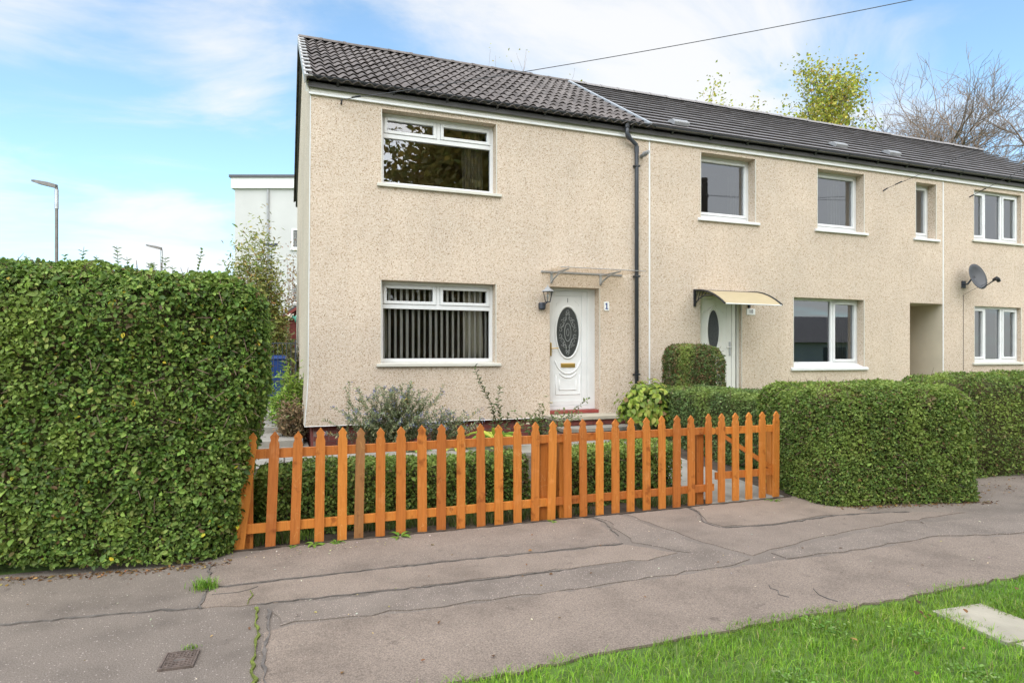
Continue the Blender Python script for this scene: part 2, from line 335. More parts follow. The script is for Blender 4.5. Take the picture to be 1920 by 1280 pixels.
class MB:
    def __init__(s): s.v = []; s.f = []
    def add(s, vs_, fs):
        k = len(s.v); s.v += [tuple(v) for v in vs_]; s.f += [tuple(i + k for i in f) for f in fs]; return s
    def box(s, x0, x1, y0, y1, z0, z1):
        return s.add([(x0, y0, z0), (x1, y0, z0), (x1, y1, z0), (x0, y1, z0), (x0, y0, z1), (x1, y0, z1), (x1, y1, z1), (x0, y1, z1)],
                     [(0, 3, 2, 1), (4, 5, 6, 7), (0, 1, 5, 4), (1, 2, 6, 5), (2, 3, 7, 6), (3, 0, 4, 7)])
    def prism_y(s, poly, y0, y1):       # polygon in x,z extruded along y
        n = len(poly)
        vs_ = [(x, y0, z) for x, z in poly] + [(x, y1, z) for x, z in poly]
        fs = [tuple(range(n)), tuple(range(2 * n - 1, n - 1, -1))] + [(i, i + n, (i + 1) % n + n, (i + 1) % n) for i in range(n)]
        return s.add(vs_, fs)
    def prism_x(s, poly, x0, x1):       # polygon in y,z extruded along x
        n = len(poly)
        vs_ = [(x0, y, z) for y, z in poly] + [(x1, y, z) for y, z in poly]
        fs = [tuple(range(n)), tuple(range(2 * n - 1, n - 1, -1))] + [(i, i + n, (i + 1) % n + n, (i + 1) % n) for i in range(n)]
        return s.add(vs_, fs)
    def prism_z(s, poly, z0, z1):
        n = len(poly)
        vs_ = [(x, y, z0) for x, y in poly] + [(x, y, z1) for x, y in poly]
        fs = [tuple(range(n - 1, -1, -1)), tuple(range(n, 2 * n))] + [(i, (i + 1) % n, (i + 1) % n + n, i + n) for i in range(n)]
        return s.add(vs_, fs)
    def tube(s, pts, rad, n=6, cap=True):
        pts = [Vector(p) for p in pts]; m = len(pts)
        if not hasattr(rad, '__len__'): rad = [rad] * m
        k = len(s.v); up = Vector((0, 0, 1)); pa = None
        for i, p in enumerate(pts):
            t = (pts[min(i + 1, m - 1)] - pts[max(i - 1, 0)])
            t = t.normalized() if t.length > 1e-9 else Vector((0, 0, 1))
            if pa is None:
                a = t.cross(up) if abs(t.dot(up)) < .95 else t.cross(Vector((1, 0, 0)))
            else:
                a = pa - t * pa.dot(t)
            if a.length < 1e-6: a = t.cross(Vector((.3, .9, .1)))
            a.normalize(); pa = a; b_ = t.cross(a)
            for j in range(n):
                an = 2 * math.pi * j / n
                s.v.append(tuple(p + (a * math.cos(an) + b_ * math.sin(an)) * rad[i]))
        for i in range(m - 1):
            for j in range(n):
                q = (j + 1) % n
                s.f.append((k + i * n + j, k + i * n + q, k + (i + 1) * n + q, k + (i + 1) * n + j))
        if cap:
            s.f.append(tuple(k + j for j in range(n - 1, -1, -1))); s.f.append(tuple(k + (m - 1) * n + j for j in range(n)))
        return s
    def lathe(s, prof, c=(0, 0, 0), n=16):      # profile of (r,z) about z
        k = len(s.v); m = len(prof)
        for r_, z in prof:
            for j in range(n):
                an = 2 * math.pi * j / n
                s.v.append((c[0] + r_ * math.cos(an), c[1] + r_ * math.sin(an), c[2] + z))
        for i in range(m - 1):
            for j in range(n):
                q = (j + 1) % n
                s.f.append((k + i * n + j, k + i * n + q, k + (i + 1) * n + q, k + (i + 1) * n + j))
        s.f.append(tuple(k + j for j in range(n - 1, -1, -1))); s.f.append(tuple(k + (m - 1) * n + j for j in range(n)))
        return s
    def ring_xz(s, x0, x1, z0, z1, w, y0, y1, wb=None, wt=None):   # a rectangular frame in the x,z plane
        wb = w if wb is None else wb; wt = w if wt is None else wt
        s.box(x0, x0 + w, y0, y1, z0, z1); s.box(x1 - w, x1, y0, y1, z0, z1)
        s.box(x0 + w, x1 - w, y0, y1, z0, z0 + wb); s.box(x0 + w, x1 - w, y0, y1, z1 - wt, z1)
        return s
    def mesh(s, name):
        me = bpy.data.meshes.new(name); me.from_pydata(s.v, [], s.f); me.update(); return me
    def build(s, name, mat, parent=None, smooth=False, local=False, bevel=0.0):
        me = s.mesh(name); me.materials.append(MATS[mat])
        if smooth: me.polygons.foreach_set('use_smooth', [True] * len(me.polygons))
        o = bpy.data.objects.new(name, me); col.objects.link(o); attach(o, parent, local)
        if bevel:
            b = o.modifiers.new('bevel', 'BEVEL'); b.width = bevel; b.segments = 2; b.limit_method = 'ANGLE'
        return o

def instance(me, name, parent, M, local=False):
    o = bpy.data.objects.new(name, me); col.objects.link(o); attach(o, parent, local)
    o.matrix_basis = M
    return o

def numpy_mesh(name, V, F, mat, parent=None, colr=None, smooth=False, local=False):
    """V (n,3); F (m,k) faces with k corners each; colr (n,3) per vertex"""
    me = bpy.data.meshes.new(name)
    me.vertices.add(len(V)); me.vertices.foreach_set('co', np.ascontiguousarray(V, dtype=np.float32).ravel())
    m, k = F.shape
    me.loops.add(m * k); me.loops.foreach_set('vertex_index', np.ascontiguousarray(F, dtype=np.int32).ravel())
    me.polygons.add(m)
    me.polygons.foreach_set('loop_start', np.arange(0, m * k, k, dtype=np.int32))
    try: me.polygons.foreach_set('loop_total', np.full(m, k, dtype=np.int32))
    except Exception: pass
    if colr is not None:
        a = me.color_attributes.new('col', 'FLOAT_COLOR', 'POINT')
        c4 = np.ones((len(V), 4), dtype=np.float32); c4[:, :3] = colr
        a.data.foreach_set('color', c4.ravel())
    me.update(calc_edges=True); me.validate()
    me.materials.append(MATS[mat])
    if smooth: me.polygons.foreach_set('use_smooth', [True] * len(me.polygons))
    o = bpy.data.objects.new(name, me); col.objects.link(o); attach(o, parent, local)
    return o

_h = RNG.random((64, 64, 64))
def vnoise(P):
    P = np.asarray(P); i = np.floor(P).astype(int); f = P - i; f = f * f * (3 - 2 * f)
    o = 0
    for dx in (0, 1):
        for dy in (0, 1):
            for dz in (0, 1):
                w = (f[:, 0] if dx else 1 - f[:, 0]) * (f[:, 1] if dy else 1 - f[:, 1]) * (f[:, 2] if dz else 1 - f[:, 2])
                o = o + w * _h[(i[:, 0] + dx) % 64, (i[:, 1] + dy) % 64, (i[:, 2] + dz) % 64]
    return o * 2 - 1

def norm(A): return A / np.maximum(np.linalg.norm(A, axis=1, keepdims=True), 1e-9)

def leaf_cloud(name, P, N, L, W, C, mat, parent=None, six=True, T=None, fold=.25, local=False):
    """one leaf per row: P base, N facing, L length, W width, C colour"""
    n = len(P)
    if T is None: T = RNG.normal(size=(n, 3))
    T = norm(T - N * (T * N).sum(1, keepdims=True)); B = np.cross(N, T)
    L = np.broadcast_to(L, (n,))[:, None]; W = np.broadcast_to(W, (n,))[:, None]
    if six:
        prof = [(0, 0, 0), (.30, .46, 1), (.70, .41, .8), (1, 0, -.5), (.70, -.41, .8), (.30, -.46, 1)]
        V = np.stack([P + T * L * a + B * W * b + N * W * (fold * c) for a, b, c in prof], 1)
        base = (np.arange(n) * 6)[:, None]
        F = np.concatenate([base + np.array([[0, 1, 2, 3]]), base + np.array([[0, 3, 4, 5]])], 0)
        k = 6
    else:
        prof = [(0, 0, 0), (.45, .5, 1), (1, 0, 0), (.45, -.5, 1)]
        V = np.stack([P + T * L * a + B * W * b + N * W * (fold * c) for a, b, c in prof], 1)
        base = (np.arange(n) * 4)[:, None]
        F = np.concatenate([base + np.array([[0, 1, 2]]), base + np.array([[0, 2, 3]])], 0)
        k = 4
    return numpy_mesh(name, V.reshape(-1, 3), F, mat, parent, np.repeat(C, k, 0), local=local)

def palette(n, stops, jitter=.18):
    """stops: list of (weight, rgb)"""
    w = np.array([s[0] for s in stops], float); w /= w.sum()
    idx = RNG.choice(len(stops), n, p=w)
    C = np.array([s[1] for s in stops])[idx]
    return np.clip(C * (1 + RNG.normal(0, jitter, (n, 1))) * (1 + RNG.normal(0, jitter * .35, (n, 3))), .002, 1)

def text(body, size, loc, rot, mat, parent, name='lettering', depth=.002, align='CENTER'):
    cu = bpy.data.curves.new(name, 'FONT'); cu.body = body; cu.size = size; cu.extrude = depth
    cu.align_x = align; cu.align_y = 'CENTER'; cu.materials.append(MATS[mat])
    tmp = bpy.data.objects.new(name, cu); col.objects.link(tmp)
    me = bpy.data.meshes.new_from_object(tmp.evaluated_get(bpy.context.evaluated_depsgraph_get())); me.name = name
    bpy.data.objects.remove(tmp); bpy.data.curves.remove(cu)
    if not me.materials: me.materials.append(MATS[mat])
    o = bpy.data.objects.new(name, me); col.objects.link(o); attach(o, parent)
    o.location = loc; o.rotation_euler = rot
    return o

def struct(o): o['kind'] = 'structure'; return o

# ------------------------------------------------------------------ ground, pavement, road
struct(MB().box(-300, 300, -300, 300, -.6, -.16).build('ground', 'grass_earth'))
struct(MB().box(-120, 120, -6.9, -4.42, -.14, 0).build('pavement', 'asphalt_old'))
struct(MB().box(-120, 120, -10.4, -6.9, -.14, -.012).build('verge', 'grass_earth'))
struct(MB().box(-120, 120, -10.55, -10.4, -.15, 0).build('kerb', 'concrete', bevel=.015))
struct(MB().box(-120, 120, -16.5, -10.55, -.155, -.11).build('road', 'road_asphalt'))
struct(MB().box(-120, 120, -200, -16.5, -.15, 0).build('far_verge', 'grass_earth'))

def terrain(name, x0, x1, prof, mat, nx=24):
    ys = [p[0] for p in prof]
    V = []; F = []
    for j, (y, z) in enumerate(prof):
        for i in range(nx + 1):
            x = x0 + (x1 - x0) * i / nx
            V.append((x, y, z + .012 * math.sin(x * 3.1 + y * 2) * (0 < j < len(prof) - 1)))
    for j in range(len(prof) - 1):
        for i in range(nx):
            a = j * (nx + 1) + i; F.append((a, a + 1, a + nx + 2, a + nx + 1))
    b = MB(); b.v = V; b.f = F
    return struct(b.build(name, mat, smooth=True))
GP = [(-4.42, -.01), (-4.0, 0.01), (-3.4, .04), (-2.8, .09), (-2.2, .14), (-1.8, .17), (-1.0, .18), (0.06, .18)]
terrain('garden_soil', -.75, 5.25, GP, 'soil')
terrain('garden_lawn', 5.25, 40, GP, 'grass_earth', 60)
terrain('side_lawn', -60, -.75, [(-4.42, -.012), (-3, .02), (-1, .1), (1, .18), (3, .3), (7, .42), (20, .42), (80, .42)], 'grass_earth', 60)
struct(MB().box(-.75, 40, 6.9, 90, -.1, .40).build('back_yard', 'grass_earth'))
struct(MB().box(-.76, -.0, 0.06, 6.95, -.1, .17).build('side_path', 'concrete'))

# old and new patches of asphalt on the pavement, each a thin sheet of its own
def wobble(poly, step=.10, amp=.012, seed=0):
    rr = random.Random(seed); o_ = []
    n = len(poly)
    for i in range(n):
        a = Vector(poly[i]); b = Vector(poly[(i + 1) % n]); d = b - a; m = max(1, int(d.length / step))
        for k in range(m):
            p = a + d * (k / m); q = Vector((-d.y, d.x)).normalized() if d.length else Vector((0, 0))
            p = p + q * rr.gauss(0, amp) * (1 if k else .3)
            o_.append((p.x, p.y))
    return o_
PATCH = [
    ('asphalt_smooth', [(-.50, -6.06), (-.34, -6.00), (.42, -6.07), (1.68, -6.09), (2.75, -6.08), (3.19, -6.10), (4.05, -6.12), (4.78, -6.07), (5.6, -6.28), (30, -6.28), (30, -6.93), (-.50, -6.93)]),
    ('asphalt_smooth_b', [(-.86, -4.66), (-.86, -5.19), (.61, -5.22), (2.22, -5.29), (2.36, -4.66), (2.28, -4.46), (-.4, -4.44)]),
    ('asphalt_smooth', [(-.84, -5.24), (-.88, -5.56), (-.55, -5.61), (.51, -5.66), (2.28, -5.70), (2.50, -5.66), (2.22, -5.34), (.61, -5.26)]),
    ('asphalt_smooth_b', [(2.74, -4.50), (2.79, -4.92), (2.86, -5.50), (3.0, -5.92), (3.25, -5.84), (3.85, -5.72), (4.9, -5.60), (5.9, -5.58), (5.5, -5.42), (5.0, -5.31), (4.55, -5.25), (3.79, -5.31), (3.32, -5.23), (3.24, -5.0), (3.42, -4.62), (3.44, -4.47)]),
    ('asphalt_smooth', [(3.50, -4.47), (3.46, -4.66), (3.29, -5.0), (3.34, -5.17), (3.79, -5.25), (4.55, -5.19), (5.02, -5.26), (5.0, -4.47)]),
    ('asphalt_coarse', [(-.44, -5.68), (.51, -5.72), (2.25, -5.76), (2.6, -5.70), (2.32, -5.30), (2.45, -4.66), (2.40, -4.47), (2.66, -4.47), (2.72, -4.95), (2.78, -5.52), (2.92, -5.98), (2.72, -6.05), (1.68, -6.06), (.42, -6.04), (-.34, -5.97), (-.42, -6.0)]),
    ('asphalt_coarse', [(3.18, -5.92), (3.20, -6.07), (4.05, -6.09), (4.78, -6.04), (5.6, -6.24), (30, -6.24), (30, -5.95), (6.2, -5.80), (4.95, -5.70), (3.85, -5.82)]),
]
for i, (m_, poly) in enumerate(PATCH):
    o = MB().prism_z(wobble(poly, seed=i), -.01, .004 + .0006 * i).build('pavement_patch', m_); o['kind'] = 'structure'
def seam(pts, w, mat='tar', seed=0, name='pavement_crack', z=.0095):
    rr = random.Random(seed); P = []
    for a, b in zip(pts[:-1], pts[1:]):
        a, b = Vector(a), Vector(b); m = max(2, int((b - a).length / .05))
        for k in range(m): P.append(a + (b - a) * (k / m))
    P.append(Vector(pts[-1])); l, r_ = [], []
    for i, p in enumerate(P):
        t = (P[min(i + 1, len(P) - 1)] - P[max(i - 1, 0)]).normalized(); q = Vector((-t.y, t.x))
        c = p + q * rr.gauss(0, .006); ww = w * rr.uniform(.08, .80)
        l.append((c.x + q.x * ww, c.y + q.y * ww)); r_.append((c.x - q.x * ww, c.y - q.y * ww))
    o = MB().prism_z(l + r_[::-1], -.005, z).build(name, mat); o['kind'] = 'structure'; return o
seam([(-.85, -5.215), (.61, -5.24), (2.22, -5.315)], .008, seed=1)
seam([(3.3, -5.2), (3.79, -5.28), (4.55, -5.22), (5.03, -5.285), (5.4, -5.37)], .010, seed=2)
seam([(3.45, -4.5), (3.45, -4.65), (3.26, -5.0), (3.28, -5.19)], .005, seed=3)
seam([(-4, -5.36), (-1.92, -5.43), (-1.3, -5.49), (-.89, -5.56)], .014, seed=4)
seam([(-.90, -4.70), (-.86, -5.2), (-.885, -5.57)], .014, seed=5)
seam([(-.55, -5.62), (.51, -5.69), (1.6, -5.72)], .005, seed=6)
seam([(2.37, -4.47), (2.40, -4.66), (2.30, -5.1)], .006, seed=7)
seam([(-.49, -5.72), (-.475, -6.0), (-.50, -6.35), (-.475, -6.9)], .016, seed=8)
seam([(-.545, -5.68), (-.54, -6.2), (-.545, -6.9)], .014, 'moss', 11, 'moss_strip', .013)
seam([(2.62, -6.68), (2.605, -6.62), (2.64, -6.57), (2.63, -6.52), (2.67, -6.47)], .004, seed=12)
seam([(2.86, -6.84), (2.84, -6.72), (2.89, -6.62)], .004, seed=13)
seam([(-.83, -5.36), (-.66, -5.37), (-.55, -5.31)], .004, seed=14)
seam([(-.60, -5.37), (-.58, -5.46), (-.62, -5.6)], .004, 'moss', 15, 'moss_strip', .012)
seam([(-.9, -4.43), (.5, -4.435), (2.3, -4.45), (3.8, -4.46), (4.8, -4.46)], .022, 'soil', 16, 'pavement_edging', .012)

# ------------------------------------------------------------------ houses
EAVE_Y, EAVE_Z, RIDGE_Y, RIDGE_Z = -.13, 5.585, 3.5, 7.875
BACK_Y, BACK_Z = 7.4, 5.47
SL = Vector((0, RIDGE_Y - EAVE_Y, RIDGE_Z - EAVE_Z)); SLEN = SL.length; SV = SL.normalized(); SN = Vector((1, 0, 0)).cross(SV)
BL = Vector((0, RIDGE_Y - BACK_Y, RIDGE_Z - BACK_Z)); BLEN = BL.length; BV = BL.normalized(); BN = BV.cross(Vector((1, 0, 0)))

def facade(x0, x1, z0, z1, ops, depth, name, parent, mat='dry_dash', warp=None):
    xs = sorted({x0, x1, *[o[0] for o in ops], *[o[1] for o in ops]}); zs = sorted({z0, z1, 1.2, *[o[2] for o in ops], *[o[3] for o in ops]})
    zs = [z for z in zs if z0 <= z <= z1]
    b = MB(); idx = {}
    def vid(x, z):
        if (x, z) not in idx: idx[(x, z)] = len(b.v); b.v.append((x, 0, z))
        return idx[(x, z)]
    for i in range(len(xs) - 1):
        for j in range(len(zs) - 1):
            cx, cz = (xs[i] + xs[i + 1]) / 2, (zs[j] + zs[j + 1]) / 2
            if any(o[0] < cx < o[1] and o[2] < cz < o[3] for o in ops): continue
            b.f.append((vid(xs[i], zs[j]), vid(xs[i + 1], zs[j]), vid(xs[i + 1], zs[j + 1]), vid(xs[i], zs[j + 1])))
    for o in ops:
        a0, a1, c0, c1 = o[:4]; d = o[4] if len(o) > 4 else depth
        k = len(b.v); b.v += [(a0, 0, c0), (a1, 0, c0), (a1, 0, c1), (a0, 0, c1), (a0, d, c0), (a1, d, c0), (a1, d, c1), (a0, d, c1)]
        b.f += [(k, k + 4, k + 5, k + 1), (k + 1, k + 5, k + 6, k + 2), (k + 2, k + 6, k + 7, k + 3), (k + 3, k + 7, k + 4, k)]
    # underside lip
    k = len(b.v); b.v += [(x0, 0, z0), (x1, 0, z0), (x1, .08, z0), (x0, .08, z0)]; b.f.append((k, k + 1, k + 2, k + 3))
    if warp: b.v = [warp(v) for v in b.v]
    return b.build(name, mat, parent)

def room(parent, x0, x1, z0, z1, y0=.28, y1=3.2, mat='room_wall'):
    b = MB(); b.v = [(x0, y0, z0), (x1, y0, z0), (x1, y1, z0), (x0, y1, z0), (x0, y0, z1), (x1, y0, z1), (x1, y1, z1), (x0, y1, z1)]
    b.f = [(0, 1, 2, 3), (4, 7, 6, 5), (1, 5, 6, 2), (2, 6, 7, 3), (3, 7, 4, 0)]
    return b.build('interior_wall', mat, parent)

def window(parent, x0, x1, z0, z1, kind, rev=.2, slope=.02, sill_out=.045, flat=False, rmat='room_wall', glass='coated_glass', ry=3.2):
    """opening x0..x1, sill underside z0, head z1; the frame stands rev behind the wall face"""
    yf, yb = rev - .035, rev + .035
    fz0 = z0 + .05 + slope; g = MB(); panes = []; sashes = []
    W_ = x1 - x0; fw = .055
    if kind == 'fan':
        tz = fz0 + (z1 - fz0) * .69
        g.ring_xz(x0, x1, fz0, z1, fw, yf, yb)
        g.box(x0 + fw, x1 - fw, yf, yb, tz - .035, tz + .035)
        xm = (x0 + x1) / 2
        g.box(xm - .03, xm + .03, yf, yb, tz + .035, z1 - fw)
        panes.append((x0 + fw, x1 - fw, fz0 + fw, tz - .035))
        for a, c in ((x0 + fw, xm - .03), (xm + .03, x1 - fw)):
            sashes.append((a, c, tz + .035, z1 - fw))
    elif kind == 'single':
        g.ring_xz(x0, x1, fz0, z1, .05, yf, yb); sashes.append((x0 + .05, x1 - .05, fz0 + .05, z1 - .05))
    elif kind == 'two':
        xm = x0 + W_ * .62
        g.ring_xz(x0, x1, fz0, z1, .045, yf, yb); g.box(xm - .03, xm + .03, yf, yb, fz0 + .045, z1 - .045)
        panes.append((x0 + .045, xm - .03, fz0 + .045, z1 - .045)); sashes.append((xm + .03, x1 - .045, fz0 + .045, z1 - .045))
    elif kind == 'three':
        xa, xb = x0 + W_ * .29, x0 + W_ * .64
        g.ring_xz(x0, x1, fz0, z1, .05, yf, yb)
        for xm in (xa, xb): g.box(xm - .03, xm + .03, yf, yb, fz0 + .05, z1 - .05)
        panes.append((xa + .03, xb - .03, fz0 + .05, z1 - .05))
        sashes += [(x0 + .05, xa - .03, fz0 + .05, z1 - .05), (xb + .03, x1 - .05, fz0 + .05, z1 - .05)]
    w = g.build('window', 'upvc', parent, bevel=.004)
    for a, c, d, e in sashes:
        MB().ring_xz(a + .004, c - .004, d + .004, e - .004, .05, yf - .014, yb - .01).build('sash', 'upvc', w, bevel=.005)
        panes.append((a + .05, c - .05, d + .05, e - .05))
    for a, c, d, e in panes:
        b = MB(); b.add([(a, rev, d), (c, rev, d), (c, rev, e), (a, rev, e)], [(0, 1, 2, 3)]); b.build('pane', glass, w)
    if slope > .04:
        MB().prism_x([(-sill_out, z0), (-sill_out, z0 + .045), (yf + .002, fz0 + .004), (yf + .002, z0)], x0 - .075, x1 + .085).build('sill', 'upvc', w, bevel=.004)
    else:
        MB().prism_x([(-sill_out, z0), (-sill_out, z0 + .045), (yf + .002, z0 + .05 + slope), (yf + .002, z0)], x0 - .075, x1 + .085).build('sill', 'fascia', w, bevel=.004)
    # thin white render beads on the outer corners of the reveal
    MB().box(x1 - .002, x1 + .012, -.003, .004, z0 + .05, z1).build('reveal_bead', 'fascia', w)
    MB().box(x0 - .010, x0 + .002, -.003, .004, z0 + .05, z1).build('reveal_bead', 'fascia', w)
    room(parent, x0 - .5, x1 + .5, z0 - .7, z1 + .15, y1=ry, mat=rmat)
    return w

def curtain(x0, x1, z0, z1, y, mat, label, folds=8, amp=.03):
    n = folds * 8; V = []; F = []
    for j, z in enumerate(np.linspace(z0, z1, 7)):
        for i in range(n + 1):
            t = i / n; V.append((x0 + (x1 - x0) * t + .006 * math.sin(j * 1.3 + i * .4), y + amp * math.sin(t * folds * 2 * math.pi + .25 * j), z))
    for j in range(6):
        for i in range(n):
            a = j * (n + 1) + i; F.append((a, a + 1, a + n + 2, a + n + 1))
    b = MB(); b.v = V; b.f = F
    o = b.build('curtain', mat, None, smooth=True)
    so = o.modifiers.new('thick', 'SOLIDIFY'); so.thickness = .004
    return tag(o, label, 'curtain')

# ---- roof pieces
def pantile_mesh(w, L, waves=2):
    n = waves * 8; top = []; h = .044
    for i in range(n + 1):
        t = i / n; c = .5 - .5 * math.cos(2 * math.pi * (t * waves + .02)); top.append((t * (w + .022), h * c ** .85))
    V = []; F = []
    th = .020
    rows = [(0.0, .030), (.06, .0285), (L, 0.0)]
    for v, lift in rows:
        for x, z in top: V.append((x, v, z + lift))
    m = n + 1
    for r_ in range(len(rows) - 1):
        for i in range(n): F.append((r_ * m + i, r_ * m + i + 1, (r_ + 1) * m + i + 1, (r_ + 1) * m + i))
    k = len(V)
    for x, z in top: V.append((x, .022, z + .030 - th))
    for i in range(n): F.append((k + i, k + i + 1, i + 1, i))
    k2 = len(V)
    for x, z in top: V.append((x, L, z - th))
    for i in range(n): F.append((k2 + i, k2 + i + 1, k + i + 1, k + i))
    F.append((0, m, 2 * m, k2, k)); F.append((n, k + n, k2 + n, 2 * m + n, m + n))
    me = bpy.data.meshes.new('roof_tile'); me.from_pydata(V, [], F); me.update(); me.materials.append(MATS['roof_tile'])
    return me

def frame(origin, xv, vv, nv):
    M = Matrix.Identity(4)
    for i in range(3): M[i][0] = xv[i]; M[i][1] = vv[i]; M[i][2] = nv[i]; M[i][3] = origin[i]
    return M

def roof_deck(x0, x1, parent, mat='slate_roof', th=.06, front=True):
    e = Vector((0, EAVE_Y + .04, EAVE_Z + .02)) - SN * .03; r_ = Vector((0, RIDGE_Y, RIDGE_Z - .03)); bk = Vector((0, BACK_Y, BACK_Z - .02))
    poly = [(e.y, e.z), (r_.y, r_.z), (bk.y, bk.z), (bk.y, bk.z - .08), (r_.y, r_.z - .10), (e.y, e.z - .07)]
    return MB().prism_x(poly, x0, x1).build('roof', mat, parent)

def ridge_tiles(x0, x1, roof, mat='roof_tile'):
    n = round((x1 - x0) / .45); w = (x1 - x0) / n
    b = MB(); prof = []
    for i in range(9):
        a = math.pi * i / 8; prof.append((-.125 * math.cos(a), .085 * math.sin(a) - .055))
    V = []
    for x, s_ in ((0, 1.0), (w * .9, 1.0), (w * .9, 1.09), (w + .01, 1.09)):
        for y, z in prof: V.append((x, y * s_, z * s_ + (.004 if s_ > 1 else 0)))
    for r_ in range(3):
        for i in range(8): b.f.append((r_ * 9 + i, (r_ + 1) * 9 + i, (r_ + 1) * 9 + i + 1, r_ * 9 + i + 1))
    b.v = V; b.f.append(tuple(range(9))); b.f.append(tuple(range(35, 26, -1)))
    me = b.mesh('ridge_tile'); me.materials.append(MATS[mat])
    for i in range(n):
        instance(me, 'ridge_tile', roof, Matrix.Translation((x0 + i * w, RIDGE_Y, RIDGE_Z + .055 + random.uniform(-.006, .006))))

def gutter(x0, x1, parent, zc=5.66, yc=-.118, caps=(False, False)):
    b = MB(); n = 8; V = []
    rad, th = .054, .006
    ring = [(yc - rad * math.cos(math.pi * i / n), zc - rad * math.sin(math.pi * i / n)) for i in range(n + 1)] + \
           [(yc + (rad - th) * math.cos(math.pi * i / n), zc - (rad - th) * math.sin(math.pi * i / n)) for i in range(n + 1)]
    b.prism_x(ring, x0, x1)
    for c, x in zip(caps, (x0, x1)):
        if c: b.prism_x([(yc - rad * math.cos(math.pi * i / n), zc - rad * math.sin(math.pi * i / n)) for i in range(n + 1)], x - .003, x + .003)
    g = b.build('gutter', 'black_plastic', parent)
    m = max(1, round((x1 - x0) / .82))
    br = MB()
    pr = [(yc - (rad + .008) * math.cos(math.pi * i / n), zc - (rad + .008) * math.sin(math.pi * i / n)) for i in range(n + 1)]
    br.prism_x(pr + [(yc + rad, zc - .004), (yc - rad, zc - .004)], -.016, .016)
    br.prism_x([(yc - .015, zc - rad - .002), (yc + .088, zc - rad + .03), (yc + .088, zc - rad - .065), (yc + .045, zc - rad - .05)], -.018, .018)
    me = br.mesh('bracket'); me.materials.append(MATS['black_plastic'])
    for i in range(m):
        instance(me, 'bracket', g, Matrix.Translation((x0 + (i + .5) * (x1 - x0) / m, 0, 0)))
    return g

def eaves(parent, x0, x1):
    MB().box(x0, x1, -.028, .03, 5.462, 5.61).build('fascia', 'fascia', parent)
    MB().box(x0, x1, -.040, .0, 5.418, 5.455).build('wall_bead', 'upvc', parent, bevel=.004)

# ================= house with the orange fence (end of the terrace)
h1 = empty('terraced_house', (2.9, 3.5, .18), 0, 'end terrace house with rolled brown roof tiles and white door numbered 1', 'house', 'terraced houses in one row')
def flare(v):
    x, y, z = v
    if x < .3:
        t = -.05 * max(0, (1.2 - z) / .72) ** 1.2 - .02 + .035 * max(0, (z - 1.2)) / 4.3
        return (x + t, y - .012 * max(0, (1.2 - z) / .72), z)
    return (x, y - .012 * max(0, (1.2 - z) / .72) * (1 if y == 0 else 0), z)
H1_OPS = [(1.07, 2.94, 4.15, 5.352), (1.06, 2.93, 1.365, 2.71), (3.90, 4.85, .50, 2.713)]
facade(0, 5.87, .482, 5.44, [(a, b, c if c > .6 else .482, d) for a, b, c, d in H1_OPS], .2, 'wall', h1, warp=flare)
gb = MB()   # gable wall
gv = [(0, 0, .482), (0, 0, 1.2), (0, 0, 5.57), (0, 3.5, 7.75), (0, 7.0, 5.60), (0, 7.0, 1.2), (0, 7.0, .30), (0, 3.5, .42), (0, 3.5, 1.2)]
gb.v = [flare(v) for v in gv]; gb.f = [(0, 1, 8, 7), (1, 2, 3, 8), (8, 3, 4, 5), (7, 8, 5, 6)]
gb.build('gable_wall', 'dry_dash', h1)
MB().box(.02, 5.87, 6.9, 7.0, .3, 5.6).build('back_wall', 'dry_dash', h1)
bd = MB()   # corner bead
cv = [flare((0, 0, z)) for z in (.482, .7, .9, 1.2, 3, 5.44)]
bd.tube([(v[0] + .004, v[1] - .001, v[2]) for v in cv], .007, 4)
bd.tube([(v[0], -.012, v[2]) for v in (flare((0, 0, .482)), (1.5, 0, .482), (3.9, 0, .482))], .006, 4)
bd.build('corner_bead', 'upvc', h1)
MB().box(5.855, 5.885, -.006, .004, .5, 5.42).build('party_bead', 'upvc', h1)
MB().box(4.852, 4.866, -.004, .004, .5, 2.71).build('door_bead', 'fascia', h1)
# brick base
pl = MB().box(.06, 5.87, .065, .2, .05, .482).build('plinth', 'mortar', h1)
MB().box(.03, .06, .065, 6.9, .05, .482).build('gable_plinth', 'brick_red', h1)
bm = MB().box(0, .215, 0, .08, 0, .065).mesh('brick'); bm.materials.append(MATS['brick_red'])
for r_ in range(5):
    z = .105 + r_ * .075; x = .065 - (.1125 if r_ % 2 else 0)
    while x < 5.6:
        if x > .05 and not (3.7 < x < 5.05): instance(bm, 'brick', pl, Matrix.Translation((x, .057 + random.uniform(-.003, .003), z)))
        x += .225
eaves(h1, -.005, 5.87)
MB().prism_x([(-.04, 5.44), (-.06, 5.60), (.0, 5.64), (.10, 5.70), (.10, 5.52)], -.045, -.007).build('box_end', 'fascia', h1)
ROOF1 = roof_deck(-.02, 5.87, h1)
TW = 5.92 / 18; ROWS = 12; GA = SLEN / ROWS
tm = pantile_mesh(TW, GA + .075)
for r_ in range(ROWS):
    for c in range(18):
        o_ = Vector((-.05 + c * TW, EAVE_Y, EAVE_Z)) + SV * (r_ * GA - .02) + SN * random.uniform(-.003, .003)
        M = frame(o_, (1, 0, 0), SV, SN) @ Matrix.Rotation(random.gauss(0, .006), 4, 'Z') @ Matrix.Rotation(random.gauss(0, .006), 4, 'X')
        instance(tm, 'roof_tile', ROOF1, M)
for r_ in range(12):      # the far slope: only its edge column can be seen
    g_ = BLEN / 12
    o_ = Vector((-.05 + TW, BACK_Y, BACK_Z)) + BV * (r_ * g_)
    instance(tm, 'roof_tile', ROOF1, frame(o_, (-1, 0, 0), BV, BN))
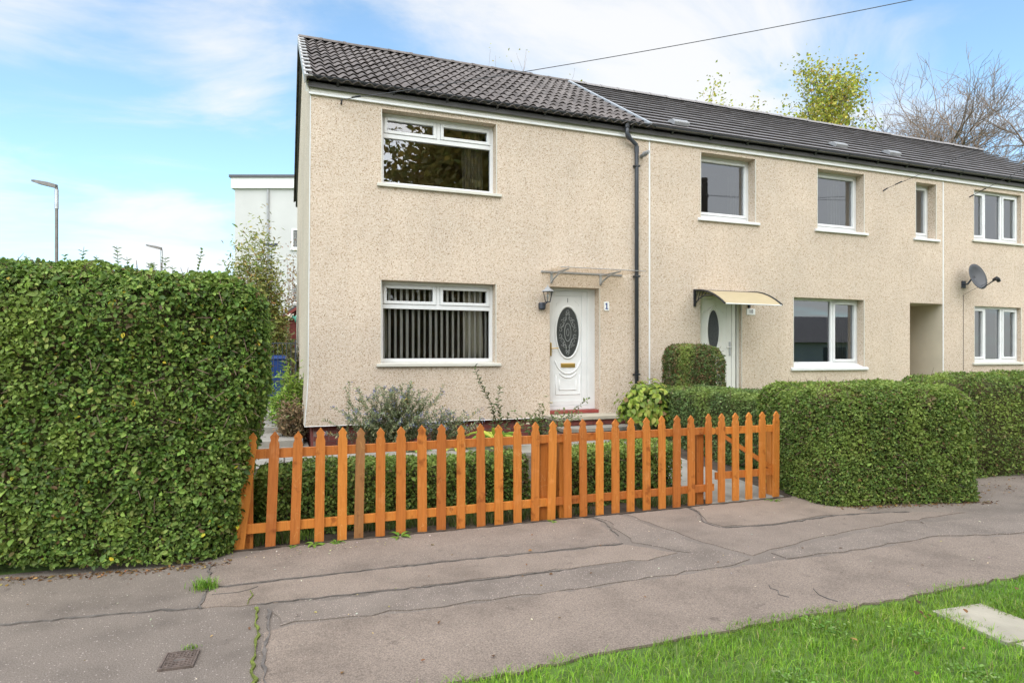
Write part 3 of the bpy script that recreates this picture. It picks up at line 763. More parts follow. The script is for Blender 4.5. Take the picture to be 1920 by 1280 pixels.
ridge_tiles(-.06, 5.87, ROOF1)
vt = MB()
for r_ in range(ROWS):
    p0 = Vector((-.06, EAVE_Y, EAVE_Z)) + SV * (r_ * GA - .02); p1 = p0 + SV * (GA * .97)
    for a, b_, u, w_, lo, hi in ((p0, p1, -.016, .012, -.05, .062), (p0, p0 + SV * .10, -.016, .10, .058, .074)):
        V = []
        for p in (a, b_):
            for dx, dn in ((u, lo), (w_, lo), (w_, hi), (u, hi)): V.append(p + Vector((dx, 0, 0)) + SN * dn)
        vt.add(V, [(0, 1, 2, 3), (7, 6, 5, 4), (0, 4, 5, 1), (1, 5, 6, 2), (2, 6, 7, 3), (3, 7, 4, 0)])
vt.build('verge_trim', 'verge_trim', h1)
fl = MB()
p0 = Vector((5.87, EAVE_Y, EAVE_Z)) + SV * .15; p1 = Vector((5.87, RIDGE_Y, RIDGE_Z))
V = []
for p in (p0, p1):
    for dx, dn in ((-.03, .02), (.035, .02), (.035, .085), (-.03, .085)): V.append(p + Vector((dx, 0, 0)) + SN * dn)
fl.add(V, [(0, 1, 2, 3), (7, 6, 5, 4), (0, 4, 5, 1), (1, 5, 6, 2), (2, 6, 7, 3), (3, 7, 4, 0)])
fl.build('flashing', 'lead_flashing', h1)
gutter(-.02, 5.87, h1, caps=(True, False))
# downpipe with swan neck
dp = MB(); dp.tube([(5.335, -.12, 5.62), (5.335, -.12, 5.47), (5.345, -.115, 5.41), (5.56, -.055, 5.30), (5.575, -.05, 5.24), (5.575, -.05, 5.0), (5.575, -.05, .3)], .036, 10)
dpo = dp.build('downpipe', 'pipe_plastic', h1, smooth=True)
for z in (4.92, 2.95, 1.2): MB().box(5.52, 5.63, -.09, .0, z - .015, z + .015).build('pipe_clip', 'black_plastic', dpo, bevel=.004)
MB().lathe([(.047, 0), (.047, .07), (.04, .075)], (5.335, -.12, 5.55), 12).build('outlet', 'black_plastic', dpo, smooth=False)
MB().tube([(5.345, -.115, 5.44), (5.40, -.10, 5.375)], .043, 10).build('pipe_collar', 'pipe_plastic', dpo)
MB().tube([(5.575, -.05, 5.27), (5.575, -.05, 5.16)], .042, 10).build('pipe_collar', 'pipe_plastic', dpo)
of = MB(); of.tube([(5.70, .0, 5.12), (5.70, -.10, 5.13)], .035, 12); of.tube([(5.70, -.10, 5.13), (5.70, -.13, 5.13)], .047, 12); of.tube([(5.70, -.13, 5.13), (5.70, -.22, 5.135)], .036, 12); of.tube([(5.70, -.22, 5.135), (5.70, -.245, 5.135)], .022, 10)
of.build('flue', 'grey_plastic', h1)
W1 = window(h1, 1.07, 2.94, 4.15, 5.352, 'fan', glass='window_glass', rmat='room_reflection_tone', ry=1.7)  # shallow brown room adds the mirrored tree's tone behind the glass
W2 = window(h1, 1.06, 2.93, 1.365, 2.71, 'fan', glass='clear_glass')
curtain(2.46, 2.82, 4.24, 5.3, .36, 'curtain_cream', 'pale curtain behind the upper window of the end house', 6)
curtain(2.50, 2.84, 1.45, 2.66, .42, 'curtain_cream', 'cream curtain at the door side of the lower blinded window', 6)
curtain(1.10, 1.22, 1.45, 2.66, .42, 'curtain_cream', 'narrow cream curtain at the gable side of the lower blinded window', 2)
vb = empty('vertical_blind', (2.0, .29, 2.62), 0, 'white vertical blind with open slats behind the lower window', 'blind')
MB().box(1.12, 2.87, .27, .31, 2.62, 2.655).build('head_rail', 'blind_white', vb)
sm = MB().box(-.045, .045, -.0008, .0008, -1.17, 0).mesh('slat'); sm.materials.append(MATS['blind_white'])
for i in range(19):
    instance(sm, 'slat', vb, Matrix.Translation((-.86 + i * .095, 0, 0)) @ Matrix.Rotation(R(54 + random.uniform(-4, 4)), 4, 'Z'), local=True)

# front door
def arc_pts(cx, cz, rx, rz, a0, a1, y, n=24):
    return [(cx + rx * math.cos(a0 + (a1 - a0) * i / n), y, cz + rz * math.sin(a0 + (a1 - a0) * i / n)) for i in range(n + 1)]
dfr = MB().ring_xz(3.9, 4.85, .59, 2.713, .055, .165, .235, wb=.07, wt=.045); dfr.box(4.70, 4.795, .165, .235, .66, 2.668)
dfo = dfr.build('door_frame', 'upvc', h1, bevel=.004)
dl = MB(); dl.ring_xz(3.958, 4.698, .664, 2.664, .10, .178, .232, wb=.085, wt=.085)
dl.box(4.058, 4.598, .192, .225, .749, 2.579)
door = dl.build('door', 'upvc', h1, bevel=.004)
mo = MB(); cx, cz = 4.328, 1.943
mo.tube(arc_pts(cx, cz, .232, .455, 0, 2 * math.pi, .190, 48), .019, 8, False)
mo.tube(arc_pts(cx, 1.56, .26, .34, R(200), R(340), .190), .014, 6)
mo.tube(arc_pts(cx, 1.35, .20, .20, R(215), R(325), .190), .012, 6)
for a, c, d, e in ((4.10, 4.556, .86, 1.20), (4.165, 4.49, .94, 1.12)):
    mo.tube([(a, .191, e), (a, .191, d), (c, .191, d), (c, .191, e)], .012, 6)
for s_ in (-1, 1):
    mo.tube([(cx + s_ * .13, .191, 2.50), (cx + s_ * .18, .191, 2.475), (cx + s_ * .22, .191, 2.44), (cx + s_ * .21, .191, 2.40)], [.004, .008, .006, .003], 6)
mo.build('door_moulding', 'upvc', door, smooth=True)
gl = MB(); pts = arc_pts(cx, cz, .222, .445, 0, 2 * math.pi, .189, 48)[:-1]; gl.add(pts, [tuple(range(len(pts)))[::-1]]); gl.build('oval_glass', 'door_glass', door)
came = MB()
came.tube(arc_pts(cx, cz, .062, .155, 0, 2 * math.pi, .187, 28), .007, 5, False)
came.tube(arc_pts(cx, cz, .024, .06, 0, 2 * math.pi, .187, 16), .005, 5, False)
def scroll(x, z, r0, a0, turns, s_, k=1):
    pts = []
    for i in range(22):
        t = i / 21; rr = r0 * (1 - .82 * t); a = a0 + s_ * turns * 2 * math.pi * t
        pts.append((x + rr * math.cos(a), .187, z + rr * math.sin(a) * k))
    return pts
for s_ in (-1, 1):
    for (dx, dz, r0, a0, tn) in ((.115, .13, .045, 2.0, 1.1), (.145, .04, .040, 1.2, 1.1), (.145, -.06, .040, -1.0, -1.1), (.11, -.15, .045, -2.0, -1.1),
                                 (.06, .24, .042, 2.4, 1.0), (.03, .32, .03, 1.4, 1.0), (.06, -.25, .042, -2.4, -1.0), (.03, -.33, .03, -1.4, -1.0), (.10, .19, .03, .4, .9), (.10, -.205, .03, -.4, -.9)):
        P = scroll(0, dz, r0, a0, tn, 1, 1.15)
        came.tube([(cx + s_ * (p[0] + dx), p[1], cz + p[2]) for p in P], [.006 - .003 * i / 21 for i in range(22)], 4)
    came.tube([(cx + s_ * .01, .187, cz + .40), (cx + s_ * .035, .187, cz + .28), (cx + s_ * .055, .187, cz + .17), (cx + s_ * .12, .187, cz + .08)], .004, 4)
    came.tube([(cx + s_ * .01, .187, cz - .40), (cx + s_ * .035, .187, cz - .28), (cx + s_ * .055, .187, cz - .17), (cx + s_ * .12, .187, cz - .08)], .004, 4)
came.build('leaded_scrollwork', 'lead_came', door)
lb = MB().box(4.195, 4.468, .176, .195, 1.329, 1.404); lbo = lb.build('letterbox', 'brass', door, bevel=.006)
MB().box(4.215, 4.448, .172, .178, 1.350, 1.385).build('letter_flap', 'brass', lbo, bevel=.003)
hd = MB().box(3.985, 4.010, .160, .180, 1.53, 1.76); hd.tube([(3.998, .165, 1.66), (3.998, .13, 1.66), (4.02, .125, 1.66), (4.12, .125, 1.665)], .009, 8)
hd.build('handle', 'brass', door, bevel=.002)
text('1', .11, (4.328, .1905, 2.50), (R(90), 0, 0), 'number_grey', door)
MB().box(3.88, 4.86, .02, .24, .535, .588).build('threshold', 'red_paint', h1, bevel=.004)
MB().box(3.9, 4.85, .30, .32, .6, 2.7).build('hall_wall', 'room_wall', h1)

# steps up to the door
st = empty('doorstep', (4.5, -.5, .18), 0, 'concrete and red brick steps leading up to the white front door', 'steps')
MB().box(3.80, 5.12, -.46, .055, .47, .530).build('tread', 'concrete_pale', st, bevel=.008)
MB().box(3.80, 5.12, -.82, -.44, .315, .375).build('tread', 'concrete', st, bevel=.008)
for y0, z0, nrow in ((-.42, .375, 1), (-.78, .165, 2)):
    rb = MB().box(3.83, 5.09, y0 + .012, y0 + .35, z0 - .01, z0 + (.097 if nrow == 1 else .152)).build('riser', 'mortar', st)
    for r_ in range(nrow):
        x = 3.83 - (.1 if r_ % 2 else 0)
        while x < 5.0:
            xx = max(x, 3.825); w_ = min(x + .215, 5.095) - xx
            if w_ > .05: instance(bm, 'brick', rb, Matrix.Translation((xx, y0 + random.uniform(-.002, .002), z0 + .006 + r_ * .075)) @ Matrix.Diagonal((w_ / .215, 1, 1.15, 1)))
            x += .225

# ================= middle house
h2 = empty('terraced_house', (9.7, 3.5, .18), 0, 'middle terrace house with flat grey roof tiles and an open passage', 'house', 'terraced houses in one row')
H2_OPS = [(6.99, 8.26, 4.06, 5.345, .23), (9.83, 11.10, 4.05, 5.33, .23), (12.62, 13.25, 4.05, 5.32, .23),
          (9.21, 11.10, 1.235, 2.70, .20), (6.98, 7.93, .48, 2.66, .10), (12.44, 13.45, .2, 2.68, 7.0)]
facade(5.89, 13.47, .2, 5.44, H2_OPS, .23, 'wall', h2)
MB().box(13.455, 13.485, -.006, .004, .2, 5.42).build('party_bead', 'upvc', h2)
eaves(h2, 5.872, 13.478)
ROOF2 = roof_deck(5.872, 13.478, h2)
def flat_courses(x0, x1, roof, rows=13):
    ga = SLEN / rows
    for r_ in range(rows):
        b = MB(); w_ = .33; x = x0 - (w_ / 2 if r_ % 2 else 0)
        while x < x1:
            a, c = max(x, x0) + .0015, min(x + w_, x1) - .0015
            if c - a > .02:
                o_ = Vector((0, EAVE_Y, EAVE_Z)) + SV * (r_ * ga - .02)
                l0, l1 = .058 + random.uniform(-.002, .002), .016
                P = []
                for xx in (a, c):
                    for v, n_ in ((0, l0), (ga + .05, l1), (ga + .05, l1 - .012), (.034, l0 - .034)): P.append(o_ + Vector((xx, 0, 0)) + SV * v + SN * n_)
                b.add(P, [(0, 4, 5, 1), (3, 7, 4, 0), (0, 1, 2, 3), (4, 7, 6, 5), (2, 6, 7, 3)])
            x += w_
        b.build('tile_course', 'flat_tile', roof)
flat_courses(5.91, 13.478, ROOF2)
ridge_tiles(5.872, 13.478, ROOF2, 'flat_tile')
def vent(x, v, parent):
    o_ = Vector((x, EAVE_Y, EAVE_Z)) + SV * v + SN * .055
    b = MB(); P = []
    for xx, sx in ((-.17, -1), (.17, 1)):
        for vv, nn in ((0, .0), (0, .07), (.12, .085), (.26, .012), (.26, .0)): P.append(Vector((xx, vv, nn)))
    P = [o_ + Vector((p.x, 0, 0)) + SV * p.y + SN * p.z for p in P]
    b.add(P, [(0, 1, 2, 3, 4), (9, 8, 7, 6, 5), (0, 5, 6, 1), (1, 6, 7, 2), (2, 7, 8, 3), (3, 8, 9, 4)])
    b.build('roof_vent', 'grey_plastic', parent, bevel=.012)
vent(6.75, .50, h2); vent(11.0, .75, h2); vent(12.6, .75, h2)
gutter(5.872, 13.478, h2)
window(h2, 6.99, 8.26, 4.06, 5.345, 'single', .23, .06, rmat='room_wall_pale')
window(h2, 9.83, 11.10, 4.05, 5.33, 'single', .23, .06, rmat='room_wall_pale')
window(h2, 12.62, 13.25, 4.05, 5.32, 'single', .23, .06, rmat='room_wall_pale')
window(h2, 9.21, 11.10, 1.235, 2.70, 'two', .20, .075)
curtain(7.95, 8.17, 4.2, 5.3, .40, 'curtain_white', 'white curtain in the upper window above the bronze canopy', 4)
curtain(10.55, 10.85, 4.2, 5.3, .40, 'curtain_white', 'white curtain in the square upper window beside the narrow window', 4)
curtain(10.52, 11.05, 1.36, 2.66, .38, 'curtain_cream', 'cream curtain in the lower window beside the passage', 8)
# passage lining (smooth render) a little inside the opening
pa = MB(); pa.add([(13.447, .012, .2), (13.447, 7, .2), (13.447, 7, 2.677), (13.447, .012, 2.677)], [(0, 1, 2, 3)])
pa.add([(12.443, .012, .2), (12.443, 7, .2), (12.443, 7, 2.677), (12.443, .012, 2.677)], [(3, 2, 1, 0)])
pa.add([(12.443, .012, 2.676), (13.447, .012, 2.676), (13.447, 7, 2.676), (12.443, 7, 2.676)], [(3, 2, 1, 0)])
pa.build('passage_wall', 'render_cream', h2)
MB().box(12.3, 13.6, -1.0, 7.2, .1, .205).build('passage_floor', 'concrete', h2)
# cream door
d2 = MB().ring_xz(6.98, 7.93, .59, 2.66, .05, .07, .13, wb=.05); d2.box(7.76, 7.84, .07, .13, .64, 2.61)
d2.build('door_frame', 'upvc_cream', h2, bevel=.004)
l2 = MB().box(7.032, 7.756, .085, .125, .645, 2.607); door2 = l2.build('door', 'upvc_cream', h2, bevel=.004)
m2 = MB(); cx2, cz2 = 7.335, 2.01
def almond(k, y, n=18):
    P = [(cx2 + k * .125 * math.sin(math.pi * t / n), y, cz2 + k * .36 * math.cos(math.pi * t / n) * (1 + .08 * abs(math.cos(math.pi * t / n)))) for t in range(n + 1)]
    return P + [(2 * cx2 - p[0], p[1], p[2]) for p in P[-2:0:-1]]
A = almond(1.0, .079); g2 = MB(); g2.add(A, [tuple(range(len(A)))]); g2.build('oval_glass', 'door_glass', door2)
B_ = almond(1.12, .084); m2.tube(B_ + [B_[0]], .014, 6, False)
m2.tube([(7.10, .085, 2.36), (7.16, .085, 2.37), (7.22, .085, 2.43), (cx2, .085, 2.49), (7.45, .085, 2.43), (7.51, .085, 2.37), (7.57, .085, 2.36)], .009, 6)
for z in (1.52, 1.36): m2.tube([(7.12, .085, z), (7.58, .085, z)], .007, 6)
m2.tube([(7.64, .085, .7), (7.64, .085, 2.6)], .006, 6)
m2.build('door_moulding', 'upvc_cream', door2, smooth=True)
MB().box(7.44, 7.62, .075, .086, 1.405, 1.47).build('letterbox', 'steel', door2, bevel=.004)
hh = MB().box(7.70, 7.73, .068, .086, 1.53, 1.80); hh.tube([(7.715, .07, 1.69), (7.715, .03, 1.69), (7.60, .03, 1.69)], .009, 8); hh.build('handle', 'steel', door2)
MB().box(6.95, 7.95, -.3, .15, .2, .58).build('threshold', 'concrete', h2)
MB().box(7.927, 7.94, -.004, .004, .6, 2.66).build('door_bead', 'fascia', h2)

# ================= far house
h3 = empty('terraced_house', (16.5, 3.5, .18), 0, 'far terrace house with three-light windows and the satellite dish', 'house', 'terraced houses in one row')
H3_OPS = [(14.48, 16.12, 4.13, 5.33), (14.50, 16.12, 1.32, 2.665)]
facade(13.49, 20, .2, 5.44, H3_OPS, .12, 'wall', h3)
MB().box(19.9, 20, .3, 7, .2, 5.6).build('gable_wall', 'dry_dash', h3)
MB().box(5.9, 19.9, 6.9, 7.0, .2, 5.6).build('back_wall', 'dry_dash', h3)
eaves(h3, 13.48, 20)
ROOF3 = roof_deck(13.48, 20.05, h3); flat_courses(13.48, 20.05, ROOF3); ridge_tiles(13.48, 20.05, ROOF3, 'flat_tile')
gutter(13.48, 20, h3)
window(h3, 14.48, 16.12, 4.13, 5.33, 'three', .12, .02, rmat='room_wall_pale')
window(h3, 14.50, 16.12, 1.32, 2.665, 'three', .12, .03)
curtain(15.75, 16.05, 1.40, 2.6, .32, 'curtain_cream', 'pale curtain in the lower three-light window', 4)
curtain(15.75, 16.05, 4.2, 5.28, .32, 'curtain_cream', 'pale curtain in the upper three-light window', 4)

# ------------------------------------------------------------------ things on the walls
c1 = empty('door_canopy', (4.54, 0, 2.93), 0, 'clear flat canopy on grey brackets over the door numbered 1', 'canopy')
V = []; n_ = 8
b = MB()
def can_prof(t, y0, z0, y1, z1, bow):
    return (y0 + (y1 - y0) * t, z0 + (z1 - z0) * t + bow * math.sin(math.pi * t))
pr = [can_prof(i / 8, -.01, 2.955, -.80, 2.935, .006) for i in range(9)]
b.prism_x([(y, z) for y, z in pr] + [(y, z - .005) for y, z in pr[::-1]], 3.74, 5.30); b.build('panel', 'canopy_clear', c1)
MB().box(3.74, 5.30, -.015, .0, 2.945, 2.975).build('wall_strip', 'grey_plastic', c1)
MB().tube([(3.74, -.80, 2.935), (5.30, -.80, 2.935)], .006, 6).build('front_strip', 'grey_plastic', c1)
for x in (3.93, 4.87):
    k = MB(); k.box(x - .018, x + .018, -.02, 0, 2.77, 2.95)
    k.tube([(x, -.01, 2.78), (x, -.10, 2.83), (x, -.25, 2.88), (x, -.45, 2.915), (x, -.70, 2.925)], [.013, .014, .014, .012, .008], 6)
    k.tube([(x, -.01, 2.938), (x, -.25, 2.934), (x, -.70, 2.928)], .010, 6)
    k.build('bracket', 'galvanised', c1)
c2 = empty('door_canopy', (7.46, 0, 2.6), 0, 'curved bronze canopy with black brackets over the cream door', 'canopy')
pr = [(-.02 - .84 * t, 2.745 - .30 * t ** 2.1) for t in [i / 10 for i in range(11)]]
MB().prism_x([(y, z) for y, z in pr] + [(y, z - .006) for y, z in pr[::-1]], 6.86, 8.08).build('panel', 'canopy_bronze', c2, smooth=False)
MB().tube([(6.86, -.865, 2.44), (8.08, -.865, 2.44)], .012, 6).build('front_strip', 'upvc', c2)
MB().box(6.86, 8.08, -.022, 0, 2.735, 2.765).build('wall_strip', 'black_plastic', c2)
for x in (6.84, 8.10):
    k = MB(); k.box(x - .02, x + .02, -.03, 0, 2.45, 2.77)
    k.tube([(x, y, z + .004) for y, z in pr], .018, 6)
    k.tube([(x, -.02, 2.50), (x, -.14, 2.58), (x, -.30, 2.63), (x, -.52, 2.62)], .012, 6)
    for y in (-.10, -.18, -.27, -.36):
        k.tube([(x, y, 2.735 - .30 * (abs(y) / .84) ** 2.1), (x, y + .06, 2.56 + .25 * (abs(y) - .06))], .008, 5)
    k.build('bracket', 'black_plastic', c2)
lan = empty('wall_lantern', (3.74, -.02, 2.38), 0, 'small bronze wall lantern left of the door numbered 1', 'lantern')
MB().lathe([(.045, 0), (.06, .02), (.065, .10), (.05, .12)], (3.74, -.045, 2.31), 10).build('back_box', 'iron', lan)
MB().tube([(3.74, -.06, 2.41), (3.76, -.12, 2.40), (3.79, -.15, 2.43)], .012, 6).build('arm', 'iron', lan)
k = MB(); lc = Vector((3.80, -.15, 2.44))
for i in range(6):
    a = math.pi / 3 * i; k.tube([(lc.x + .045 * math.cos(a), lc.y + .045 * math.sin(a), lc.z), (lc.x + .085 * math.cos(a), lc.y + .085 * math.sin(a), lc.z + .17)], .005, 5)
k.lathe([(.05, -.012), (.05, 0)], tuple(lc), 6); k.build('cage', 'iron', lan)
MB().lathe([(.042, .0), (.080, .168)], tuple(lc), 6).build('glass_shade', 'lamp_glass', lan)
MB().lathe([(.105, .168), (.10, .18), (.05, .215), (.045, .23), (.012, .245), (.008, .275)], tuple(lc), 12).build('cap', 'lead_flashing', lan)
MB().lathe([(.012, .0), (.012, .06), (.025, .09), (.02, .12)], tuple(lc), 8).build('bulb', 'ceramic', lan)
pq = MB().prism_y([(4.95, 2.325), (5.03, 2.325), (5.042, 2.345), (5.042, 2.465), (5.03, 2.485), (4.95, 2.485), (4.938, 2.465), (4.938, 2.345)], -.014, -.001)
pqo = pq.build('number_plaque', 'ceramic', None, bevel=.003); tag(pqo, 'white ceramic number plaque with blue 1 beside the door', 'sign')
MB().prism_y([(4.964, 2.352), (5.018, 2.352), (5.018, 2.368), (5.001, 2.368), (5.001, 2.462), (4.986, 2.462), (4.962, 2.443), (4.962, 2.428), (4.980, 2.438), (4.980, 2.368), (4.964, 2.368)], -.0175, -.0135).build('lettering', 'number_blue', pqo)
pq2 = MB().box(8.04, 8.25, -.012, -.001, 2.32, 2.44).build('number_plaque', 'ceramic', None, bevel=.003); tag(pq2, 'white rectangular number plaque under the bronze canopy', 'sign')
text('18', .10, (8.145, -.0145, 2.385), (R(90), 0, 0), 'number_grey', pq2)

ds = empty('satellite_dish', (14.14, 0, 3.22), 0, 'dark grey satellite dish on the wall of the far house', 'satellite dish')
b = MB(); ax = Vector((.0, -.95, .28)).normalized(); ctr = Vector((14.16, -.26, 3.28))
u = ax.cross(Vector((0, 0, 1))).normalized(); w_ = u.cross(ax)
V = []; F = []
for i in range(6):
    rr = i / 5
    for j in range(24):
        a = 2 * math.pi * j / 24; V.append(ctr + u * (.27 * rr * math.cos(a)) + w_ * (.30 * rr * math.sin(a)) + ax * (.085 * rr * rr - .04))
for i in range(5):
    for j in range(24): F.append((i * 24 + j, i * 24 + (j + 1) % 24, (i + 1) * 24 + (j + 1) % 24, (i + 1) * 24 + j))
b.add(V, F); do = b.build('reflector', 'dish_grey', ds, smooth=True); so = do.modifiers.new('thick', 'SOLIDIFY'); so.thickness = .008
low = ctr - w_ * .29 + ax * .03; feed = ctr + ax * .40 - w_ * .20
MB().tube([low, low * .5 + feed * .5, feed], .011, 6).build('feed_arm', 'black_plastic', ds)
MB().tube([feed - ax * .02, feed + ax * .0, feed - ax * .09], [.045, .05, .03], 10).tube([feed, feed + Vector((.05, 0, -.06))], .04, 8).build('feed_horn', 'black_plastic', ds)
MB().tube([ctr - ax * .05, ctr - ax * .10, (14.12, -.10, 3.14), (14.12, 0, 3.14)], .02, 8).box(14.06, 14.18, -.02, 0, 3.06, 3.22).build('wall_bracket', 'iron', ds)
MB().tube([feed, (14.24, -.10, 3.0), (14.12, -.006, 2.9), (14.12, -.006, 1.2)], .004, 5).build('cable', 'wire', ds)

# ------------------------------------------------------------------ picket fence and gate
FY = -4.40
def picket_mesh(h=.94, w=.078):
    a = w / 2
    poly = [(-a, 0), (a, 0), (a, h - .115), (a * .97, h - .10), (a * .76, h - .082), (a * .74, h - .068), (a * .92, h - .045), (0, h), (-a * .92, h - .045), (-a * .74, h - .068), (-a * .76, h - .082), (-a * .97, h - .10), (-a, h - .115)]
    return MB().prism_y(poly, -.0105, .0105)
fence = empty('picket_fence', (1.6, FY, 0), 0, 'orange stained picket fence with pointed tops along the pavement', 'fence')
pk = picket_mesh(); pm = pk.mesh('picket'); pm.materials.append(MATS['orange_wood']); pm_w = pk.mesh('picket'); pm_w.materials.append(MATS['weathered_wood'])
FX = [-.62, -.455, -.275, -.10, .077, .225, .392, .566, .748, .924, 1.102, 1.284, 1.457, 1.639, 1.82, 2.0, 2.149, 2.31, 2.491, 2.666, 2.841, 3.017, 3.198, 3.374, 3.548, 3.765]
LEAN = [6.5, 2.2, 1.8, .8, .4, 1.2, .3, .2, -.2, .3]
for i, x in enumerate(FX):
    ln = LEAN[i] if i < len(LEAN) else random.gauss(0, .45)
    hs_ = 1 + random.gauss(0, .006)
    M = Matrix.Translation((x - .94 * math.sin(R(ln)) * .95, FY + random.gauss(0, .002), -.008 + random.gauss(0, .006))) @ Matrix.Rotation(R(ln), 4, 'Y') @ Matrix.Rotation(R(random.gauss(0, 1.0)), 4, 'Z') @ Matrix.Diagonal((1 + random.gauss(0, .03), 1, hs_, 1))
    pc = instance(pm_w if i == 5 else pm, 'picket', fence, M)
    if i == 5: pc['label'] = 'weathered brown picket'
for (x0, x1) in ((-.78, 1.96), (1.93, 3.79)):
    for z in (.72, .125):
        y0 = FY + .012 + (.001 if x0 > 0 else 0)
        MB().prism_y([(x0, z - .006 if x0 < 0 else z), (x1, z), (x1, z + .075), (x0, z + .075 - (.006 if x0 < 0 else 0))], y0, y0 + .03).build('rail', 'orange_wood', fence, bevel=.003)
for x in (-.66, 1.93, 2.13, 3.70):
    MB().box(x - .042, x + .042, FY + .046, FY + .13, -.05, .745).build('post', 'orange_wood', fence, bevel=.004)
    MB().box(x - .06, x + .06, FY + .03, FY + .15, .75, .772).build('post_cap', 'orange_wood', fence, bevel=.004)
MB().lathe([(.035, -.012), (.035, .012)], (0, 0, 0), 14).build('latch_disc', 'orange_wood', fence).matrix_basis = Matrix.Translation((3.822, FY + .01, .755)) @ Matrix.Rotation(R(90), 4, 'X')
MB().box(3.78, 3.85, FY + .014, FY + .04, .13, .20).build('gate_stop', 'orange_wood', fence)
gate = empty('garden_gate', (4.28, FY - .01, .04), 0, 'orange picket garden gate with diagonal brace beside the clipped hedge', 'gate')
for x in (3.918, 4.103, 4.278, 4.456, 4.637):
    M = Matrix.Translation((x, FY - .01 + random.gauss(0, .002), .012)) @ Matrix.Rotation(R(random.gauss(0, .3)), 4, 'Y') @ Matrix.Diagonal((1, 1, .985, 1))
    instance(pm, 'picket', gate, M)
MB().box(3.875, 4.675, FY + .002, FY + .030, .715, .79).build('rail', 'orange_wood', gate, bevel=.003)
MB().box(3.865, 4.675, FY + .002, FY + .030, .245, .32).build('rail', 'orange_wood', gate, bevel=.003)
MB().prism_y([(3.90, .712), (3.98, .712), (4.66, .322), (4.56, .322)], FY + .003, FY + .028).build('brace', 'orange_wood', gate)
MB().box(4.62, 4.69, FY + .035, FY + .115, -.05, .78).build('gate_post', 'orange_wood', fence, bevel=.004)

# ------------------------------------------------------------------ paving
cp = MB().box(3.80, 4.72, -4.40, -.83, -.05, .028); cp.v = [(x, y, z if z < 0 else .016 + .165 * max(0, min(1, (y + 4.40) / 2.6))) for x, y, z in cp.v]
gp = MB(); ys = [-4.42, -3.6, -2.7, -1.82]
for a, c in zip(ys[:-1], ys[1:]):
    za, zc = [.012 + .178 * (y + 4.42) / 2.6 for y in (a, c)]
    gp.add([(3.80, a, za - .1), (4.74, a, za - .1), (4.74, c - .012, zc - .1), (3.80, c - .012, zc - .1), (3.80, a, za), (4.74, a, za), (4.74, c - .012, zc), (3.80, c - .012, zc)],
           [(0, 3, 2, 1), (4, 5, 6, 7), (0, 1, 5, 4), (1, 2, 6, 5), (2, 3, 7, 6), (3, 0, 4, 7)])
gp.build('gate_path', 'concrete', None); struct(bpy.data.objects['gate_path'])
fp = empty('front_path', (2, -1.2, .18)); fp['kind'] = 'structure'
sl = MB().box(0, .59, 0, .57, 0, .05).mesh('paving_slab'); sl.materials.append(MATS['concrete'])
for j in range(2):
    for i in range(10): instance(sl, 'paving_slab', fp, Matrix.Translation((-.95 + i * .6, -1.78 + j * .58, .153 + random.uniform(-.003, .003))))
ss = empty('side_steps', (-.4, 1.5, .17), 0, 'grey concrete side steps climbing between tall hedge and gable wall', 'steps')
for i, (y, z) in enumerate(((.2, .27), (1.2, .37), (2.2, .47), (3.2, .56))):
    MB().box(-.75, -.08, y, 6.9 if i == 3 else y + 1.02, .16, z).build('tread', 'concrete', ss, bevel=.01)
# concrete path slabs across the verge
vp = empty('verge_path', (3.55, -8, 0)); vp['kind'] = 'structure'
sl2 = MB().box(-.20, .20, -.44, 0, -.03, .006).mesh('paving_slab'); sl2.materials.append(MATS['concrete_pale'])
for i in range(7):
    instance(sl2, 'paving_slab', vp, Matrix.Translation((3.47 + .012 * i, -7.16 - i * .455, random.uniform(-.003, .003))) @ Matrix.Rotation(R(-3 + random.uniform(-1, 1)), 4, 'Z'))

# stopcock cover in the pavement
sv = empty('stopcock_cover', (-.895, -6.255, 0.001), R(-4), 'rusty square iron cover set into the grey pavement', 'cover')
MB().box(-.098, .098, -.108, .108, .0, .006).build('lid', 'rust', sv, local=True)
fr_ = MB()
for a, b_, c, d in ((-.105, -.092, -.115, .115), (.092, .105, -.115, .115), (-.092, .092, -.115, -.102), (-.092, .092, .102, .115)): fr_.box(a, b_, c, d, 0, .012)
fr_.build('rim', 'rust', sv, local=True)
rg = MB()
for i in range(8):
    y = -.088 + i * .025
    if i in (3, 4): rg.box(-.085, -.035, y, y + .008, .006, .0105); rg.box(.035, .085, y, y + .008, .006, .0105)
    else: rg.box(-.085, .085, y, y + .008, .006, .0105)
for i in range(8):
    x = -.085 + i * .0236; rg.box(x, x + .006, -.09, -.015, .006, .010); rg.box(x, x + .006, .025, .095, .006, .010)
rg.build('grip_ribs', 'rust', sv, local=True)
MB().box(-.035, .035, -.008, .006, .0055, .0075).build('key_slot', 'tar', sv, local=True)

sv.scale = (.76, .80, 1)
